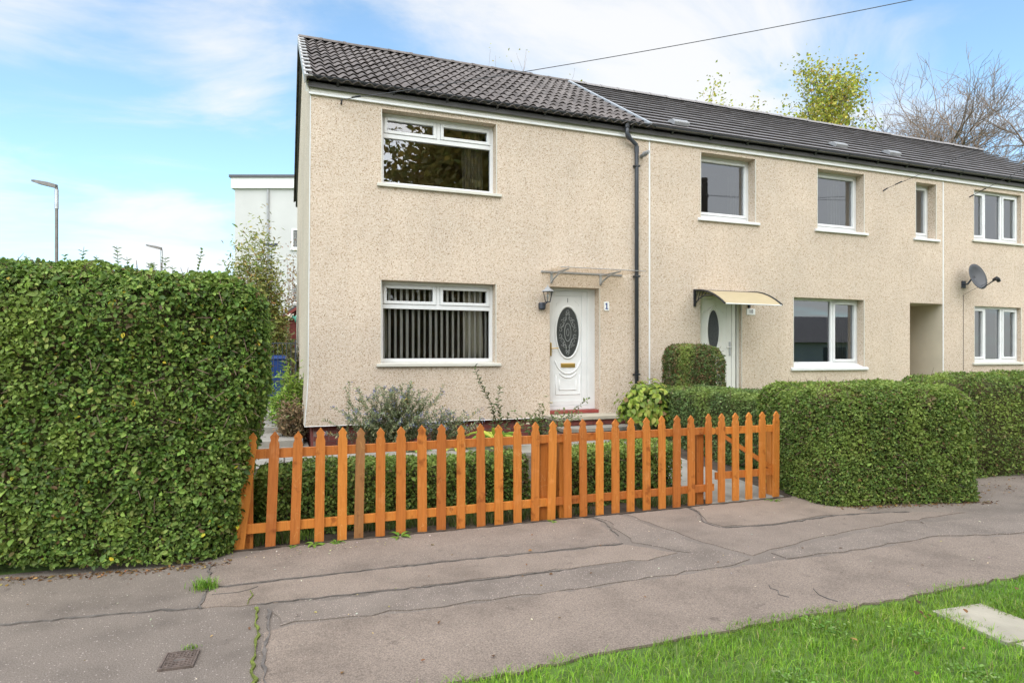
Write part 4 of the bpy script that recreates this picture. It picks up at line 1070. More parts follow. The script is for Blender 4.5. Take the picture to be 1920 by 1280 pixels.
# ------------------------------------------------------------------ hedges
GREENS = [(5, (.098, .152, .033)), (5, (.135, .195, .045)), (3, (.180, .245, .060)), (1.5, (.055, .090, .022)), (.9, (.24, .28, .08)), (.45, (.17, .11, .055))]
def rbox(n, size, r_, faces=None):
    a, b_, c = size
    fl_ = [('x', 1, b_ * c), ('x', -1, b_ * c), ('y', 1, a * c), ('y', -1, a * c), ('z', 1, a * b_)]
    w = np.array([f[2] for f in fl_]); k = RNG.choice(5, n, p=w / w.sum())
    U = RNG.random((n, 3)) - .5; P = U * np.array(size)
    for i, (ax_, s_, _) in enumerate(fl_):
        m = k == i; j = 'xyz'.index(ax_); P[m, j] = s_ * size[j] / 2
    half = np.array(size) / 2
    lo = -half + r_; hi = half - r_; lo[2] = -half[2]        # square foot
    Q = np.clip(P, lo, hi); D = P - Q
    nl = np.linalg.norm(D, axis=1); N = np.where(nl[:, None] > 1e-6, D / np.maximum(nl, 1e-6)[:, None], 0)
    bad = nl < 1e-6; N[bad] = np.array([0, 0, 1])
    return Q + N * r_, N

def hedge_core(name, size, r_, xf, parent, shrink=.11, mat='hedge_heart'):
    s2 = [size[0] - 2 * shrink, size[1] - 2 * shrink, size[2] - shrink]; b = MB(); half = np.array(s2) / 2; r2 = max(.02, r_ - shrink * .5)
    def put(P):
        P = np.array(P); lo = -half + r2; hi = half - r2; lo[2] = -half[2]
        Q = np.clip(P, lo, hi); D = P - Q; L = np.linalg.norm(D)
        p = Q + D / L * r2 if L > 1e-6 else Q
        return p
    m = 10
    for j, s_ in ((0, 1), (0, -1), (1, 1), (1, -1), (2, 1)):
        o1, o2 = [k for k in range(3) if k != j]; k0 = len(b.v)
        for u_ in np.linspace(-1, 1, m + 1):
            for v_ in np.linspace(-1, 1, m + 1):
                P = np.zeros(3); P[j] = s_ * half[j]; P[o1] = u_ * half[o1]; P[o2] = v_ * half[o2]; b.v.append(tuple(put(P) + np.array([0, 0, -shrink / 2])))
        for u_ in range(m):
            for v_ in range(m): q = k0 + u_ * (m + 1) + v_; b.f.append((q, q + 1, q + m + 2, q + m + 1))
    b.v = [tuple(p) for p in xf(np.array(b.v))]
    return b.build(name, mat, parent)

def hedge(label, cx, cy, size, r_, rz, n, L=(.026, .007), z0=0., pal=GREENS, warp=None, six=False, twigs=300, rough=1.0, young_top=True, name='hedge', cat='hedge', keep=None):
    c, s_ = math.cos(rz), math.sin(rz); zc = z0 + size[2] / 2
    def xf(P):
        P = np.array(P, float)
        Q = np.stack([P[:, 0] * c - P[:, 1] * s_ + cx, P[:, 0] * s_ + P[:, 1] * c + cy, P[:, 2] + zc], 1)
        return warp(Q) if warp else Q
    root = empty(name, (cx, cy, z0), 0, label, cat)
    P, N = rbox(n, size, r_)
    Pw = xf(P); Nw = np.stack([N[:, 0] * c - N[:, 1] * s_, N[:, 0] * s_ + N[:, 1] * c, N[:, 2]], 1)
    if keep is not None:
        m = keep(Pw, Nw); P, N, Pw, Nw = P[m], N[m], Pw[m], Nw[m]
    n = len(Pw)
    d1 = vnoise(Pw * 2.2 + 7); d2 = vnoise(Pw * 7.0 + 3); d3 = vnoise(Pw * 16. + 9)
    dep = RNG.exponential(.022, n)
    hole = np.clip(d2 * .6 + d3 * .6 - .33, 0, 1) * .17
    disp = (.045 * d1 + .034 * d2 + .016 * d3) * rough - dep - hole * rough
    Pw = Pw + Nw * disp[:, None]; Pw[:, 2] = np.maximum(Pw[:, 2], z0 + .01)
    O = norm(Nw * .75 + RNG.normal(0, .62, (n, 3)) + np.array([0, 0, .45]))
    C = palette(n, pal)
    # sprays of young, lighter growth in patches, mostly at the top
    young = np.clip(vnoise(Pw * 3.3 + 21) * 1.2 - .25 + (.55 * Nw[:, 2] if young_top else 0), 0, 1)[:, None]
    C = C * (1 - .55 * young) + np.array([.27, .34, .075]) * (.55 * young) * (1 + RNG.normal(0, .15, (n, 1)))
    brown = (vnoise(Pw * 2.7 + 40) > .52) & (RNG.random(n) < .25); C[brown] = np.array([.13, .095, .05]) * (1 + RNG.normal(0, .2, (brown.sum(), 1)))
    C = np.clip(C * np.array([1.36, 1.36, 1.2]), .004, 1)
    LL = np.clip(L[0] * np.exp(RNG.normal(-.04, .30, n)), L[0] * .4, L[0] * 2.0)
    leaf_cloud('foliage', Pw, O, LL, LL * .66, C, 'leaf', root, six=six)
    hedge_core('heart', size, r_, xf, root)
    if twigs:
        b = MB(); Pt, Nt = rbox(twigs, size, r_); Pt = xf(Pt); Nt = np.stack([Nt[:, 0] * c - Nt[:, 1] * s_, Nt[:, 0] * s_ + Nt[:, 1] * c, Nt[:, 2]], 1)
        for p, q in zip(Pt, Nt):
            p = Vector(p); q = Vector(q); d = (q + Vector(RNG.normal(0, .8, 3))).normalized()
            p = p - q * random.uniform(-.005, .06)
            if keep is not None and not keep(np.array([p]), np.array([q]))[0]: continue
            b.tube([p - d * .05, p + d * .02, p + d * random.uniform(.04, .09)], [.0035, .003, .0015], 4, False)
        b.build('twigs', 'twig', root)['kind'] = 'stuff'
    return root

# tall hedge beside the fence
def lh_warp(Q):
    Q = Q.copy(); z = Q[:, 2]
    right = np.clip((Q[:, 0] + 2.2) / 1.6, 0, 1)
    prof = np.interp(z, [0, .35, .7, 1.1, 1.6, 2.0, 2.3], [-.27, -.20, -.11, -.02, .01, -.01, -.06])
    Q[:, 0] += prof * right
    Q[:, 1] += -.05 + np.interp(z, [0, .4, 1.2, 2.3], [.03, 0, -.02, .08]) * (Q[:, 1] < -3.5) + .16 * np.clip((-Q[:, 0] - 1.3), 0, 3) * .9
    Q[:, 2] += np.clip((-Q[:, 0] - .6) * .05, 0, .2)
    return Q
vis = lambda P, N: ((P[:, 0] > -3.0) | (RNG.random(len(P)) < .5)) & ~((N[:, 1] > .5) & (P[:, 1] > -2.9)) & ~((P[:, 1] > -3.2) & (P[:, 2] > 0) & (P[:, 0] < -1.3) & (N[:, 2] < .5))
HL = hedge('tall clipped privet hedge higher than head height beside the orange fence', -2.82, -3.62, (4.6, 1.9, 2.17), .28, 0, 225000, (.031, .009), six=True, warp=lh_warp, twigs=2600, keep=vis, rough=1.35,
           pal=[(5, (.092, .155, .032)), (5, (.130, .200, .044)), (3.5, (.180, .258, .060)), (2, (.050, .088, .021)), (1.2, (.25, .30, .085)), (.09, (.50, .40, .04)), (.4, (.16, .10, .055))])
# upright shoots on its top
sb = MB(); LP, LN, LT, LCc = [], [], [], []
for i in range(46):
    x = random.uniform(-2.9, -.75); y = random.uniform(-4.3, -3.3); z = 2.08 + np.clip((-x - .6) * .05, 0, .2); hgt = random.choice((.08, .12, .12, .17, .24)) if i > 5 else (.26, .22, .2, .28, .18, .25)[i]
    if i < 6: x = (-1.62, -1.40, -1.30, -1.08, -2.25, -1.9)[i]; y = -4.0
    lean = Vector((random.gauss(0, .12), random.gauss(0, .12), 1)).normalized(); p = Vector((x, y, z - .05))
    sb.tube([p, p + lean * (hgt + .05)], [.003, .0015], 4, False)
    for k_ in range(int(hgt / .028)):
        q = p + lean * (.06 + k_ * .028); a0 = random.uniform(0, 6.28) + k_ * 1.57
        for s_ in (0, math.pi):
            d = Vector((math.cos(a0 + s_), math.sin(a0 + s_), .55)).normalized()
            LP.append(q); LT.append(d); LN.append((Vector((0, 0, 1)) - d * d.z).normalized()); LCc.append(random.choice(((.15, .23, .045), (.11, .19, .035), (.19, .27, .06))))
sb.build('shoot_stems', 'stem_green', HL)['kind'] = 'stuff'
leaf_cloud('shoots', np.array(LP), np.array(LN), .042, .02, np.array(LCc), 'leaf', HL, True, np.array(LT))['kind'] = 'stuff'

hedge('low clipped box hedge behind the long stretch of picket fence', .66, -3.86, (2.55, .50, .58), .12, 0, 30000, (.029, .008), z0=.0, twigs=260)
hedge('low clipped box hedge between fence post and garden gate', 2.90, -3.84, (1.60, .50, .60), .12, 0, 17000, (.029, .008), z0=.0, twigs=150)
hedge('waist high boundary hedge running back to the downpipe', 5.62, -2.3, (.85, 3.9, .95), .14, 0, 66000, (.027, .008), z0=.10, twigs=250, pal=[(5, (.085, .135, .045)), (5, (.12, .175, .06)), (2, (.17, .22, .085)), (2, (.05, .08, .026))])
hedge('broad rounded front hedge between the gate and the neighbouring path', 5.83, -4.42, (1.86, 1.50, 1.22), .27, R(-12.4), 95000, (.027, .008), z0=.0, twigs=500, rough=.7)
hedge('long front hedge beyond the gap at the pavement edge', 10.0, -4.02, (4.7, 1.15, 1.29), .22, R(-3), 74000, (.027, .008), z0=.0, twigs=200, keep=lambda P, N: P[:, 0] < 11.2)
hedge('distant hedge below the lower three-light window', 15.2, -1.9, (4.2, .7, 1.06), .15, 0, 14000, (.034, .006), z0=.16, twigs=0)
hedge('square clipped shrub standing before the cream door', 6.12, -.93, (.90, .84, 1.56), .27, R(-10), 38000, (.027, .008), z0=.18, twigs=250, name='clipped_shrub', cat='shrub',
      pal=[(5, (.080, .115, .038)), (4, (.11, .155, .048)), (2, (.15, .10, .05)), (1, (.19, .08, .045)), (2, (.05, .075, .024))])

# ------------------------------------------------------------------ garden plants
def sprig_plant(root, stems, mat='leaf_soft', leafL=.03, ratio=.4, gap=.022, pal=((1, (.1, .15, .05)),), up=.5, stem_mat='stem_green', name='foliage', alt=False):
    """stems: list of polylines"""
    b = MB(); P, N, T = [], [], []
    for pts, r0 in stems:
        pts = [Vector(p) for p in pts]; m = len(pts)
        b.tube(pts, [r0 * (1 - .7 * i / (m - 1)) for i in range(m)], 4, False)
        acc = 0; k_ = 0; a0 = random.uniform(0, 6.28)
        tot = sum((q - p).length for p, q in zip(pts[:-1], pts[1:])); run = 0
        for p, q in zip(pts[:-1], pts[1:]):
            d = q - p; L = d.length; d = d.normalized() if L > 0 else Vector((0, 0, 1)); pos = acc
            while pos < L:
                if (run + pos) / tot > .12:
                    a0 += 2.4 if alt else 1.57
                    for s_ in ((0,) if alt else (0, math.pi)):
                        sd = Vector((math.cos(a0 + s_), math.sin(a0 + s_), 0)); sd = (sd - d * sd.dot(d)).normalized()
                        t = (sd + d * up + Vector((0, 0, random.gauss(.1, .25)))).normalized()
                        P.append(p + d * pos); T.append(t); N.append((Vector((random.gauss(0, .3), random.gauss(0, .3) - .2, 1)) - t * t.z).normalized())
                pos += gap * random.uniform(.7, 1.3)
            acc = pos - L; run += L
    b.build('stems', stem_mat, root)
    n = len(P); L = np.clip(RNG.normal(leafL, leafL * .25, n), leafL * .4, leafL * 2)
    leaf_cloud(name, np.array(P), norm(np.array(N)), L, L * ratio, palette(n, pal), mat, root, True, np.array(T))

def arch(base, direc, h, spread, n=7, curl=.0):
    d = Vector(direc); pts = []
    for i in range(n):
        t = i / (n - 1); pts.append(Vector(base) + d * (spread * t ** 1.35) + Vector((random.gauss(0, .008), random.gauss(0, .008), h * (t - curl * t * t))))
    return pts
# blue flowered shrub under the window
bs = empty('flowering_shrub', (1.15, -.62, .18), 0, 'loose grey-green shrub with small blue flowers under the lower window', 'shrub')
stems = []; fl_P = []
for i in range(170):
    a = random.uniform(0, 6.28); bx = 1.12 + random.gauss(0, .24); by = -.55 + random.gauss(0, .08)
    tx = random.gauss(0, .36); hgt = random.uniform(.45, 1.16) * (1 - .25 * abs(tx)) * (1.0 if -.3 < tx < .7 else .85)
    st_ = arch((bx, by, .18), (tx / max(.3, 1), -.22 + random.gauss(0, .12), 0), hgt, 1.0, 8, .12); stems.append((st_, .0035))
    if random.random() < .5:
        for k_ in range(random.randint(2, 7)): fl_P.append(Vector(st_[-1]) * (1 - k_ * .06) + Vector(st_[-2]) * (k_ * .06) + Vector((random.gauss(0, .02), random.gauss(0, .02), random.gauss(0, .015))))
for i in range(45):
    a = random.uniform(-1, 1); st_ = arch((1.75 + random.gauss(0, .12), -.75, .18), (random.gauss(.12, .2), -.15 + random.gauss(0, .1), 0), random.uniform(.3, .66), 1.0, 7, .1); stems.append((st_, .0035))
    if random.random() < .8:
        for k_ in range(random.randint(3, 8)): fl_P.append(Vector(st_[-1]) + Vector((random.gauss(0, .03), random.gauss(0, .03), random.gauss(-.03, .03))))
sprig_plant(bs, stems, leafL=.043, ratio=.38, gap=.022, pal=[(5, (.24, .275, .15)), (4, (.31, .335, .20)), (2, (.165, .205, .09)), (1.2, (.42, .40, .24)), (.5, (.40, .30, .10))])
n = len(fl_P) * 3; FPn = np.repeat(np.array(fl_P), 3, 0) + RNG.normal(0, .010, (n, 3))
leaf_cloud('flowers', FPn, norm(RNG.normal(size=(n, 3)) + [0, -.6, .4]),   .021, .016, palette(n, [(3, (.23, .24, .38)), (2, (.30, .30, .43)), (1, (.18, .18, .29))]), 'petal', bs, False)
# tall cane
cn = empty('leafy_cane', (2.72, -.70, .18), 0, 'tall thin leafy cane leaning against the rendered wall', 'plant')
sprig_plant(cn, [([(2.76, -.62, .18), (2.73, -.60, .5), (2.66, -.55, .8), (2.52, -.50, 1.08), (2.42, -.46, 1.36)], .006), ([(2.78, -.62, .18), (2.80, -.6, .5), (2.78, -.55, .82), (2.82, -.52, 1.04)], .005), ([(2.74, -.62, .18), (2.66, -.62, .45), (2.72, -.6, .74)], .004), ([(2.80, -.62, .18), (2.90, -.62, .45), (2.93, -.6, .62)], .004)],
            leafL=.066, ratio=.48, gap=.030, pal=[(3, (.11, .145, .06)), (2, (.16, .19, .08)), (1, (.07, .10, .04))], up=.4, stem_mat='twig')
# rose
ro = empty('rose_bush', (3.35, -.85, .18), 0, 'rose bush with small white blooms beside the doorstep', 'shrub')
stems = []
for i in range(26):
    stems.append((arch((3.35 + random.gauss(0, .07), -.82, .18), (random.gauss(0, .24), random.gauss(-.05, .12), 0), random.uniform(.35, .72), 1.0, 6, .1), .004))
stems.append(([(3.45, -.95, .2), (3.65, -1.0, .5), (3.85, -1.02, .70), (4.10, -1.05, .86)], .004)); stems.append(([(3.6, -1.0, .4), (3.8, -1.02, .52), (3.98, -1.02, .60)], .003))
sprig_plant(ro, stems, leafL=.052, ratio=.58, gap=.026, pal=[(4, (.13, .18, .06)), (3, (.18, .22, .08)), (1, (.26, .24, .09)), (1, (.08, .12, .04))], stem_mat='twig', alt=True)
def bloom(p, r_):
    P, N, T = [], [], []
    for ring, (cnt, tl) in enumerate(((5, .2), (6, .7), (7, 1.2))):
        for k_ in range(cnt):
            a = 6.28 * k_ / cnt + ring; d = Vector((math.cos(a), math.sin(a) - .2, tl)).normalized(); P.append(Vector(p)); T.append(d); N.append((Vector((0, 0, 1)) - d * d.z).normalized())
    leaf_cloud('bloom', np.array(P), norm(np.array(N)), r_, r_ * .9, palette(len(P), [(1, (.78, .72, .58))], .06), 'petal', ro, True, np.array(T), fold=.3)
bloom((3.42, -.95, .90), .045); bloom((3.50, -.95, .80), .04); bloom((3.10, -1.0, .50), .035); bloom((3.32, -1.0, .72), .03)
# hosta and yellow leaves
def broad_plant(name, label, base, specs, pal, cat='plant'):
    root = empty(name, base, 0, label, cat)
    for (az, L, W, el, cidx) in specs:
        n = 8; V = []; F = []
        d = Vector((math.cos(az), math.sin(az), 0)); s_ = Vector((-d.y, d.x, 0)); p = Vector(base); e = el
        for i in range(n + 1):
            t = i / n; w_ = W * (math.sin(math.pi * min(1, .08 + .92 * t)) ** .8) * (1 if t < 1 else 0) * (.12 if t < .15 else 1)
            for q in (-1, -.4, 0, .4, 1): V.append(p + s_ * (w_ * q * .5) + Vector((0, 0, abs(q) * w_ * .22)))
            e -= (el + .5) / n * 1.05; p = p + (d * math.cos(e) + Vector((0, 0, math.sin(e)))) * (L / n)
        for i in range(n):
            for j in range(4): F.append((i * 5 + j, i * 5 + j + 1, (i + 1) * 5 + j + 1, (i + 1) * 5 + j))
        c = np.array(pal[cidx]) * random.uniform(.85, 1.15)
        numpy_mesh('leaf', np.array([tuple(v) for v in V]), np.array(F), 'leaf', root, np.repeat(c[None], len(V), 0), smooth=True)
    return root
HP = [(.36, .44, .06), (.17, .30, .04), (.50, .50, .08), (.55, .42, .04)]
broad_plant('hosta', 'hosta with broad yellow-green leaves behind the pickets', (2.50, -1.25, .26), [(-2.2 + .45 * i + random.gauss(0, .1), random.uniform(.42, .62), random.uniform(.11, .16), random.uniform(.7, 1.25), random.choice((0, 0, 1, 1, 2))) for i in range(13)] + [(-1.8, .66, .14, 1.5, 0)], HP)
broad_plant('hosta', 'small hosta with yellowing leaves under the flowering shrub', (1.35, -1.05, .19), [(-2.6 + .5 * i + random.gauss(0, .1), random.uniform(.22, .34), random.uniform(.07, .10), random.uniform(.6, 1.2), random.choice((0, 1, 2, 3))) for i in range(9)], HP)
broad_plant('hosta', 'hosta with lime leaves at the end of the flowering shrub', (1.95, -1.1, .19), [(-2.4 + .5 * i + random.gauss(0, .1), random.uniform(.22, .36), random.uniform(.07, .11), random.uniform(.6, 1.2), random.choice((0, 1, 2))) for i in range(9)], HP)
# hydrangea: each large leaf is a piece
hy = empty('hydrangea_bush', (5.08, -1.22, .18), 0, 'lime green hydrangea bush with red-tinged leaves beside the doorstep', 'shrub')
lm = []
for cset in ((.25, .37, .040), (.34, .45, .055), (.17, .27, .04), (.42, .44, .08), (.32, .21, .10), (.50, .29, .06)):
    V, F = [], []
    n = 6
    for i in range(n + 1):
        t = i / n; w_ = .76 * (math.sin(math.pi * (.05 + .95 * t)) ** .75) * (1 - .35 * t) if i < n else .0
        for q in (-1, -.5, 0, .5, 1): V.append((w_ * .5 * q, t, .10 * abs(q) * w_ - .30 * t * t))
    for i in range(n):
        for j in range(4): F.append((i * 5 + j, i * 5 + j + 1, (i + 1) * 5 + j + 1, (i + 1) * 5 + j))
    me = bpy.data.meshes.new('leaf'); me.from_pydata(V, [], F); me.update()
    a = me.color_attributes.new('col', 'FLOAT_COLOR', 'POINT'); edge = np.array([abs(v[0]) / .4 * .35 + max(0, v[1] - .55) * .9 for v in V])[:, None]
    cc = np.array(cset)[None] * (1 - np.clip(edge, 0, .6)) + np.array([[.25, .13, .07]]) * np.clip(edge, 0, .6)
    c4 = np.ones((len(V), 4), np.float32); c4[:, :3] = cc; a.data.foreach_set('color', c4.ravel()); me.materials.append(MATS['leaf_soft'])
    me.polygons.foreach_set('use_smooth', [True] * len(me.polygons)); lm.append(me)
hs_b = MB()
for i in range(285):
    ph = math.asin(random.uniform(-.55, 1)); a = random.uniform(0, 6.28); o_ = Vector((math.cos(a) * math.cos(ph), math.sin(a) * math.cos(ph), math.sin(ph)))
    if o_.y > .45: o_.y = -o_.y
    k_ = random.uniform(.80, 1.02) + .07 * math.sin(5 * a) * math.cos(ph)
    c0 = Vector((5.03, -1.22, .72)); tip = c0 + Vector((o_.x * .50, o_.y * .44, o_.z * .46)) * k_
    if i % 6 == 0: hs_b.tube([(5.03 + .06 * math.cos(a), -1.22 + .06 * math.sin(a), .15), tuple((c0 + tip) / 2 - Vector((0, 0, .1))), tuple(tip)], [.007, .005, .003], 5, False)
    nz = (o_ * .8 + Vector((0, 0, .55)) + Vector([random.gauss(0, .28) for _ in range(3)])).normalized()
    t_ = Vector((o_.x, o_.y, -.25)) + Vector([random.gauss(0, .5) for _ in range(3)]); t_ = (t_ - nz * t_.dot(nz)).normalized(); x_ = t_.cross(nz)
    L = random.uniform(.075, .125)
    instance(lm[min(5, int(abs(random.gauss(0, 2.1))))], 'leaf', hy, frame(tip - t_ * L * .4, x_ * L, t_ * L, nz * L))
hs_b.build('stems', 'stem_green', hy)
n = 900; o_ = norm(RNG.normal(size=(n, 3))); o_[:, 2] = np.abs(o_[:, 2]) * 1.1 - .35
leaf_cloud('inner_foliage', np.array([5.03, -1.22, .70]) + o_ * np.array([.45, .39, .41]) * (RNG.random((n, 1)) ** .3), norm(o_ + RNG.normal(0, .4, (n, 3)) + [0, 0, .4]), RNG.uniform(.06, .11, n), RNG.uniform(.04, .075, n), palette(n, [(4, (.20, .31, .04)), (3, (.13, .21, .035)), (1, (.30, .20, .08))]), 'leaf_soft', hy)['kind'] = 'stuff'
cn2 = empty('leafy_shoot', (5.86, -.45, .18), 0, 'thin leafy shoot rising above the hedge near the downpipe', 'plant')
sprig_plant(cn2, [([(5.80, -.5, .9), (5.81, -.5, 1.2), (5.79, -.5, 1.42)], .004)], leafL=.035, ratio=.4, gap=.03, pal=[(1, (.08, .11, .05))])

# shrubs down the side of the house
def leafy_bush(name, label, c, rad, n, L, ratio, pal, stems=16, mat='leaf_soft', stem_mat='twig', cat='shrub', shell=.55, up=.3):
    root = empty(name, (c[0], c[1], c[2]), 0, label, cat)
    b = MB(); clus = []
    for i in range(stems):
        d = norm(RNG.normal(size=(1, 3)))[0]; d[2] = abs(d[2]) * .9 + .1
        tip = np.array(c) + np.array([d[0] * rad[0], d[1] * rad[1], rad[2] * (.25 + .75 * d[2]) * RNG.uniform(.75, 1.05)])
        b0 = np.array(c) + np.array([d[0] * .05, d[1] * .05, 0]); mid = (b0 + tip) / 2 + RNG.normal(0, .06, 3) * np.array(rad)
        b.tube([tuple(b0), tuple(mid), tuple(tip)], [.012, .008, .003], 5, False)
        for t in RNG.random(max(1, n // stems)) ** shell:
            p = (b0 * (1 - t) ** 2 + 2 * mid * t * (1 - t) + tip * t * t); clus.append(p)
    b.build('stems', stem_mat, root)
    P = np.array(clus) + RNG.normal(0, 1, (len(clus), 3)) * np.array(rad) * .13
    N = norm(RNG.normal(0, .6, P.shape) + np.array([0, -.3, .8])); LL = np.clip(RNG.normal(L, L * .25, len(P)), L * .4, L * 2)
    leaf_cloud('foliage', P, N, LL, LL * ratio, palette(len(P), pal), mat, root, True)
    return root
leafy_bush('willow_shrub', 'tall yellow-green shrub behind the tall hedge before the white block', (-.95, 5.3, .45), (.66, .6, 3.75), 15000, .095, .34, [(4, (.26, .29, .075)), (4, (.32, .33, .10)), (2, (.18, .23, .06)), (1, (.45, .36, .10)), (.6, (.34, .20, .08))], stems=60)
leafy_bush('russet_shrub', 'sparse russet shrub behind the red shed', (-.10, 9.6, .45), (.7, .6, 4.1), 2600, .09, .4, [(3, (.32, .17, .09)), (2, (.25, .15, .08)), (2, (.36, .28, .10))], stems=34)
leafy_bush('climber_shrub', 'tangled green and red climber over the red shed', (-.50, 8.2, .45), (.42, .4, 2.15), 5000, .075, .55, [(4, (.15, .20, .055)), (3, (.22, .24, .07)), (2, (.28, .13, .07)), (1, (.42, .32, .08))], stems=24)
leafy_bush('bamboo_shrub', 'bright green arching shrub beside the gable wall', (-.26, 1.7, .36), (.36, .34, .98), 2600, .10, .25, [(4, (.26, .38, .055)), (3, (.27, .36, .06)), (2, (.13, .21, .03))], stems=26)
leafy_bush('dry_shrub', 'brown withered plant at the foot of the gable corner', (-.20, .75, .2), (.26, .28, .66), 2600, .055, .4, [(4, (.28, .19, .10)), (3, (.36, .26, .15)), (2, (.2, .14, .075)), (1, (.15, .16, .06))], stems=30)
leafy_bush('ivy_shrub', 'mottled ivy clump against the gable behind the side gate', (-.16, 4.6, .5), (.14, .4, 1.55), 2200, .06, .7, [(4, (.16, .16, .07)), (3, (.25, .19, .09)), (2, (.11, .14, .045))], stems=14)

# ------------------------------------------------------------------ side yard: gate, bin, shed, ornaments
ig = empty('side_gate', (-.45, 4.05, .56), 0, 'thin iron bar gate across the side path', 'gate')
for x in (-.80, -.10): MB().box(x - .015, x + .015, 4.03, 4.06, .56, 1.86).build('gate_post', 'iron', ig)
for z in (.66, 1.0, 1.78): MB().box(-.785, -.115, 4.035, 4.055, z, z + .02).build('rail', 'iron', ig)
for i in range(7): MB().tube([(-.70 + i * .085, 4.045, .64), (-.70 + i * .085, 4.045, 1.80)], .007, 6).build('bar', 'iron', ig)
wb = empty('wheelie_bin', (-.46, 5.0, .56), 0, 'blue wheeled bin behind the side gate', 'bin')
b = MB(); b.add([(-.22, -.26, .06), (.22, -.26, .06), (.22, .26, .06), (-.22, .26, .06), (-.28, -.34, .90), (.28, -.34, .90), (.28, .34, .90), (-.28, .34, .90)], [(0, 3, 2, 1), (4, 5, 6, 7), (0, 1, 5, 4), (1, 2, 6, 5), (2, 3, 7, 6), (3, 0, 4, 7)])
b.build('body', 'bin_blue', wb, local=True, bevel=.02)
MB().prism_x([(-.37, .885), (-.37, .93), (-.30, .975), (.30, .99), (.36, .93), (.36, .885)], -.305, .305).build('lid', 'bin_blue', wb, local=True, bevel=.015)
MB().tube([(-.26, .38, .93), (.26, .38, .93)], .016, 8).build('handle', 'bin_blue', wb, local=True)
for x in (-.24, .24): MB().tube([(x - .03, .27, .1), (x + .03, .27, .1)], .10, 14).build('wheel', 'black_plastic', wb, local=True)
sh = empty('garden_shed', (.12, 8.9, .42), 0, 'red painted garden shed with a pointed gable behind the house', 'shed')
MB().prism_y([(-.75, 0), (.75, 0), (.75, 1.95), (0, 2.5), (-.75, 1.95)], .03, 1.6).build('wall', 'mortar', sh, local=True)
pl_ = MB().box(0, .115, 0, .02, 0, 1).mesh('plank'); pl_.materials.append(MATS['red_paint'])
for i in range(12):
    x = -.72 + i * .12; hgt = 1.95 + .55 * (1 - min(1, abs(x + .06) / .75)) - .04
    instance(pl_, 'plank', sh, Matrix.Translation((x, .0, .02)) @ Matrix.Diagonal((1, 1, hgt, 1)), local=True)
rf = MB().prism_y([(-.88, 1.88), (0, 2.53), (.88, 1.88), (.88, 1.93), (0, 2.59), (-.88, 1.93)], -.12, 1.7).build('roof', 'slate_roof', sh, local=True)
MB().prism_y([(-.86, 1.81), (0, 2.44), (.86, 1.81), (.86, 1.90), (0, 2.535), (-.86, 1.90)], -.145, -.121).build('bargeboard', 'red_paint', rf, local=True)
def bird(x, z, mat, label, s_=1):
    root = empty('bird_ornament', (x, 8.72, z), 0, label, 'ornament')
    MB().tube([(-.02, 0, -.13), (-.01, 0, -.04), (.0, 0, .03), (.015, 0, .08), (.05, 0, .10)], [.004, .028, .034, .022, .003], 8).build('body', mat, root, local=True, smooth=True)
    for s2 in (-1, 1):
        MB().prism_y([(0, .04), (s2 * .12, .10), (s2 * .10, .04), (s2 * .03, -.03)], -.006, .006).build('wing', mat, root, local=True)
    return root
bird(-.15, 2.60, 'bird_white', 'white flying bird ornament on the red shed gable'); bird(.02, 2.56, 'bird_green', 'green bird ornament on the red shed gable')

# ------------------------------------------------------------------ far things behind the tall hedge
blk = empty('apartment_block', (0, 22, .4), R(-20.31), 'white flat-roofed apartment block rising behind the tall hedge', 'building')
blk.location = (-2.40, 22.9, .4)
MB().box(0, 16, 0, 9, 0, 9.05).build('wall', 'block_white', blk, local=True)
MB().box(-.13, 16.1, -.13, 9.1, 9.05, 9.56).build('fascia', 'block_trim', blk, local=True)
MB().box(-.20, 16.2, -.20, 9.2, 9.56, 9.68).build('coping', 'dark_trim', blk, local=True)
for z in (.9, 3.6, 6.2):
    for i in range(3):
        x = 2.72 + i * 3.6
        w_ = MB().ring_xz(x, x + 1.1, z, z + .95, .07, -.03, .02).build('window', 'upvc', blk, local=True)
        MB().box(x + .07, x + 1.03, .0, .012, z + .07, z + .88).build('pane', 'door_glass', w_, local=True)
        MB().box(x - .06, x + 1.16, -.09, 0, z - .09, z - .002).build('sill', 'block_trim', w_, local=True)
MB().tube([(1.6, -.06, 0), (1.6, -.06, 9.0)], .05, 8).build('downpipe', 'grey_plastic', blk, local=True)
for z in (3.0, 5.7): MB().box(-.01, 16.01, -.015, .0, z, z + .04).build('render_band', 'block_trim', blk, local=True)
def street_lamp(x, y, h, az, label, double=False):
    root = empty('street_lamp', (x, y, .3), az, label, 'street lamp', 'street lamps beyond the hedge')
    MB().tube([(0, 0, 0), (0, 0, 1.2), (0, 0, 1.21), (0, 0, h)], [.075, .075, .045, .038], 10).build('post', 'lamp_post', root, local=True)
    MB().tube([(0, 0, h - .55), (0, 0, h - .05)], .05, 10).build('sleeve', 'galvanised', root, local=True)
    for s_ in ((-1, 1) if double else (-1,)):
        L = .26 if double else .62
        b = MB(); P = []
        for t, w_, z0, z1 in ((0, .05, -.05, .05), (.25, .11, -.03, .07), (.8, .10, .01, .085), (1, .05, .04, .085)):
            for yy, zz in ((-w_, z0), (w_, z0), (w_, z1), (-w_, z1)): P.append((s_ * t * L, yy, h + zz + .03 + (.08 * t if not double else 0)))
        F = [(0, 1, 2, 3), (15, 14, 13, 12)]
        for i in range(3):
            for j in range(4): F.append((i * 4 + j, i * 4 + (j + 1) % 4, i * 4 + 4 + (j + 1) % 4, i * 4 + 4 + j))
        b.add(P, F).build('lamp_head', 'lamp_post' if not double else 'iron', root, local=True)
street_lamp(-5.86, 9.67, 5.60, R(-20), 'tall grey street lamp with a single arm above the tall hedge')
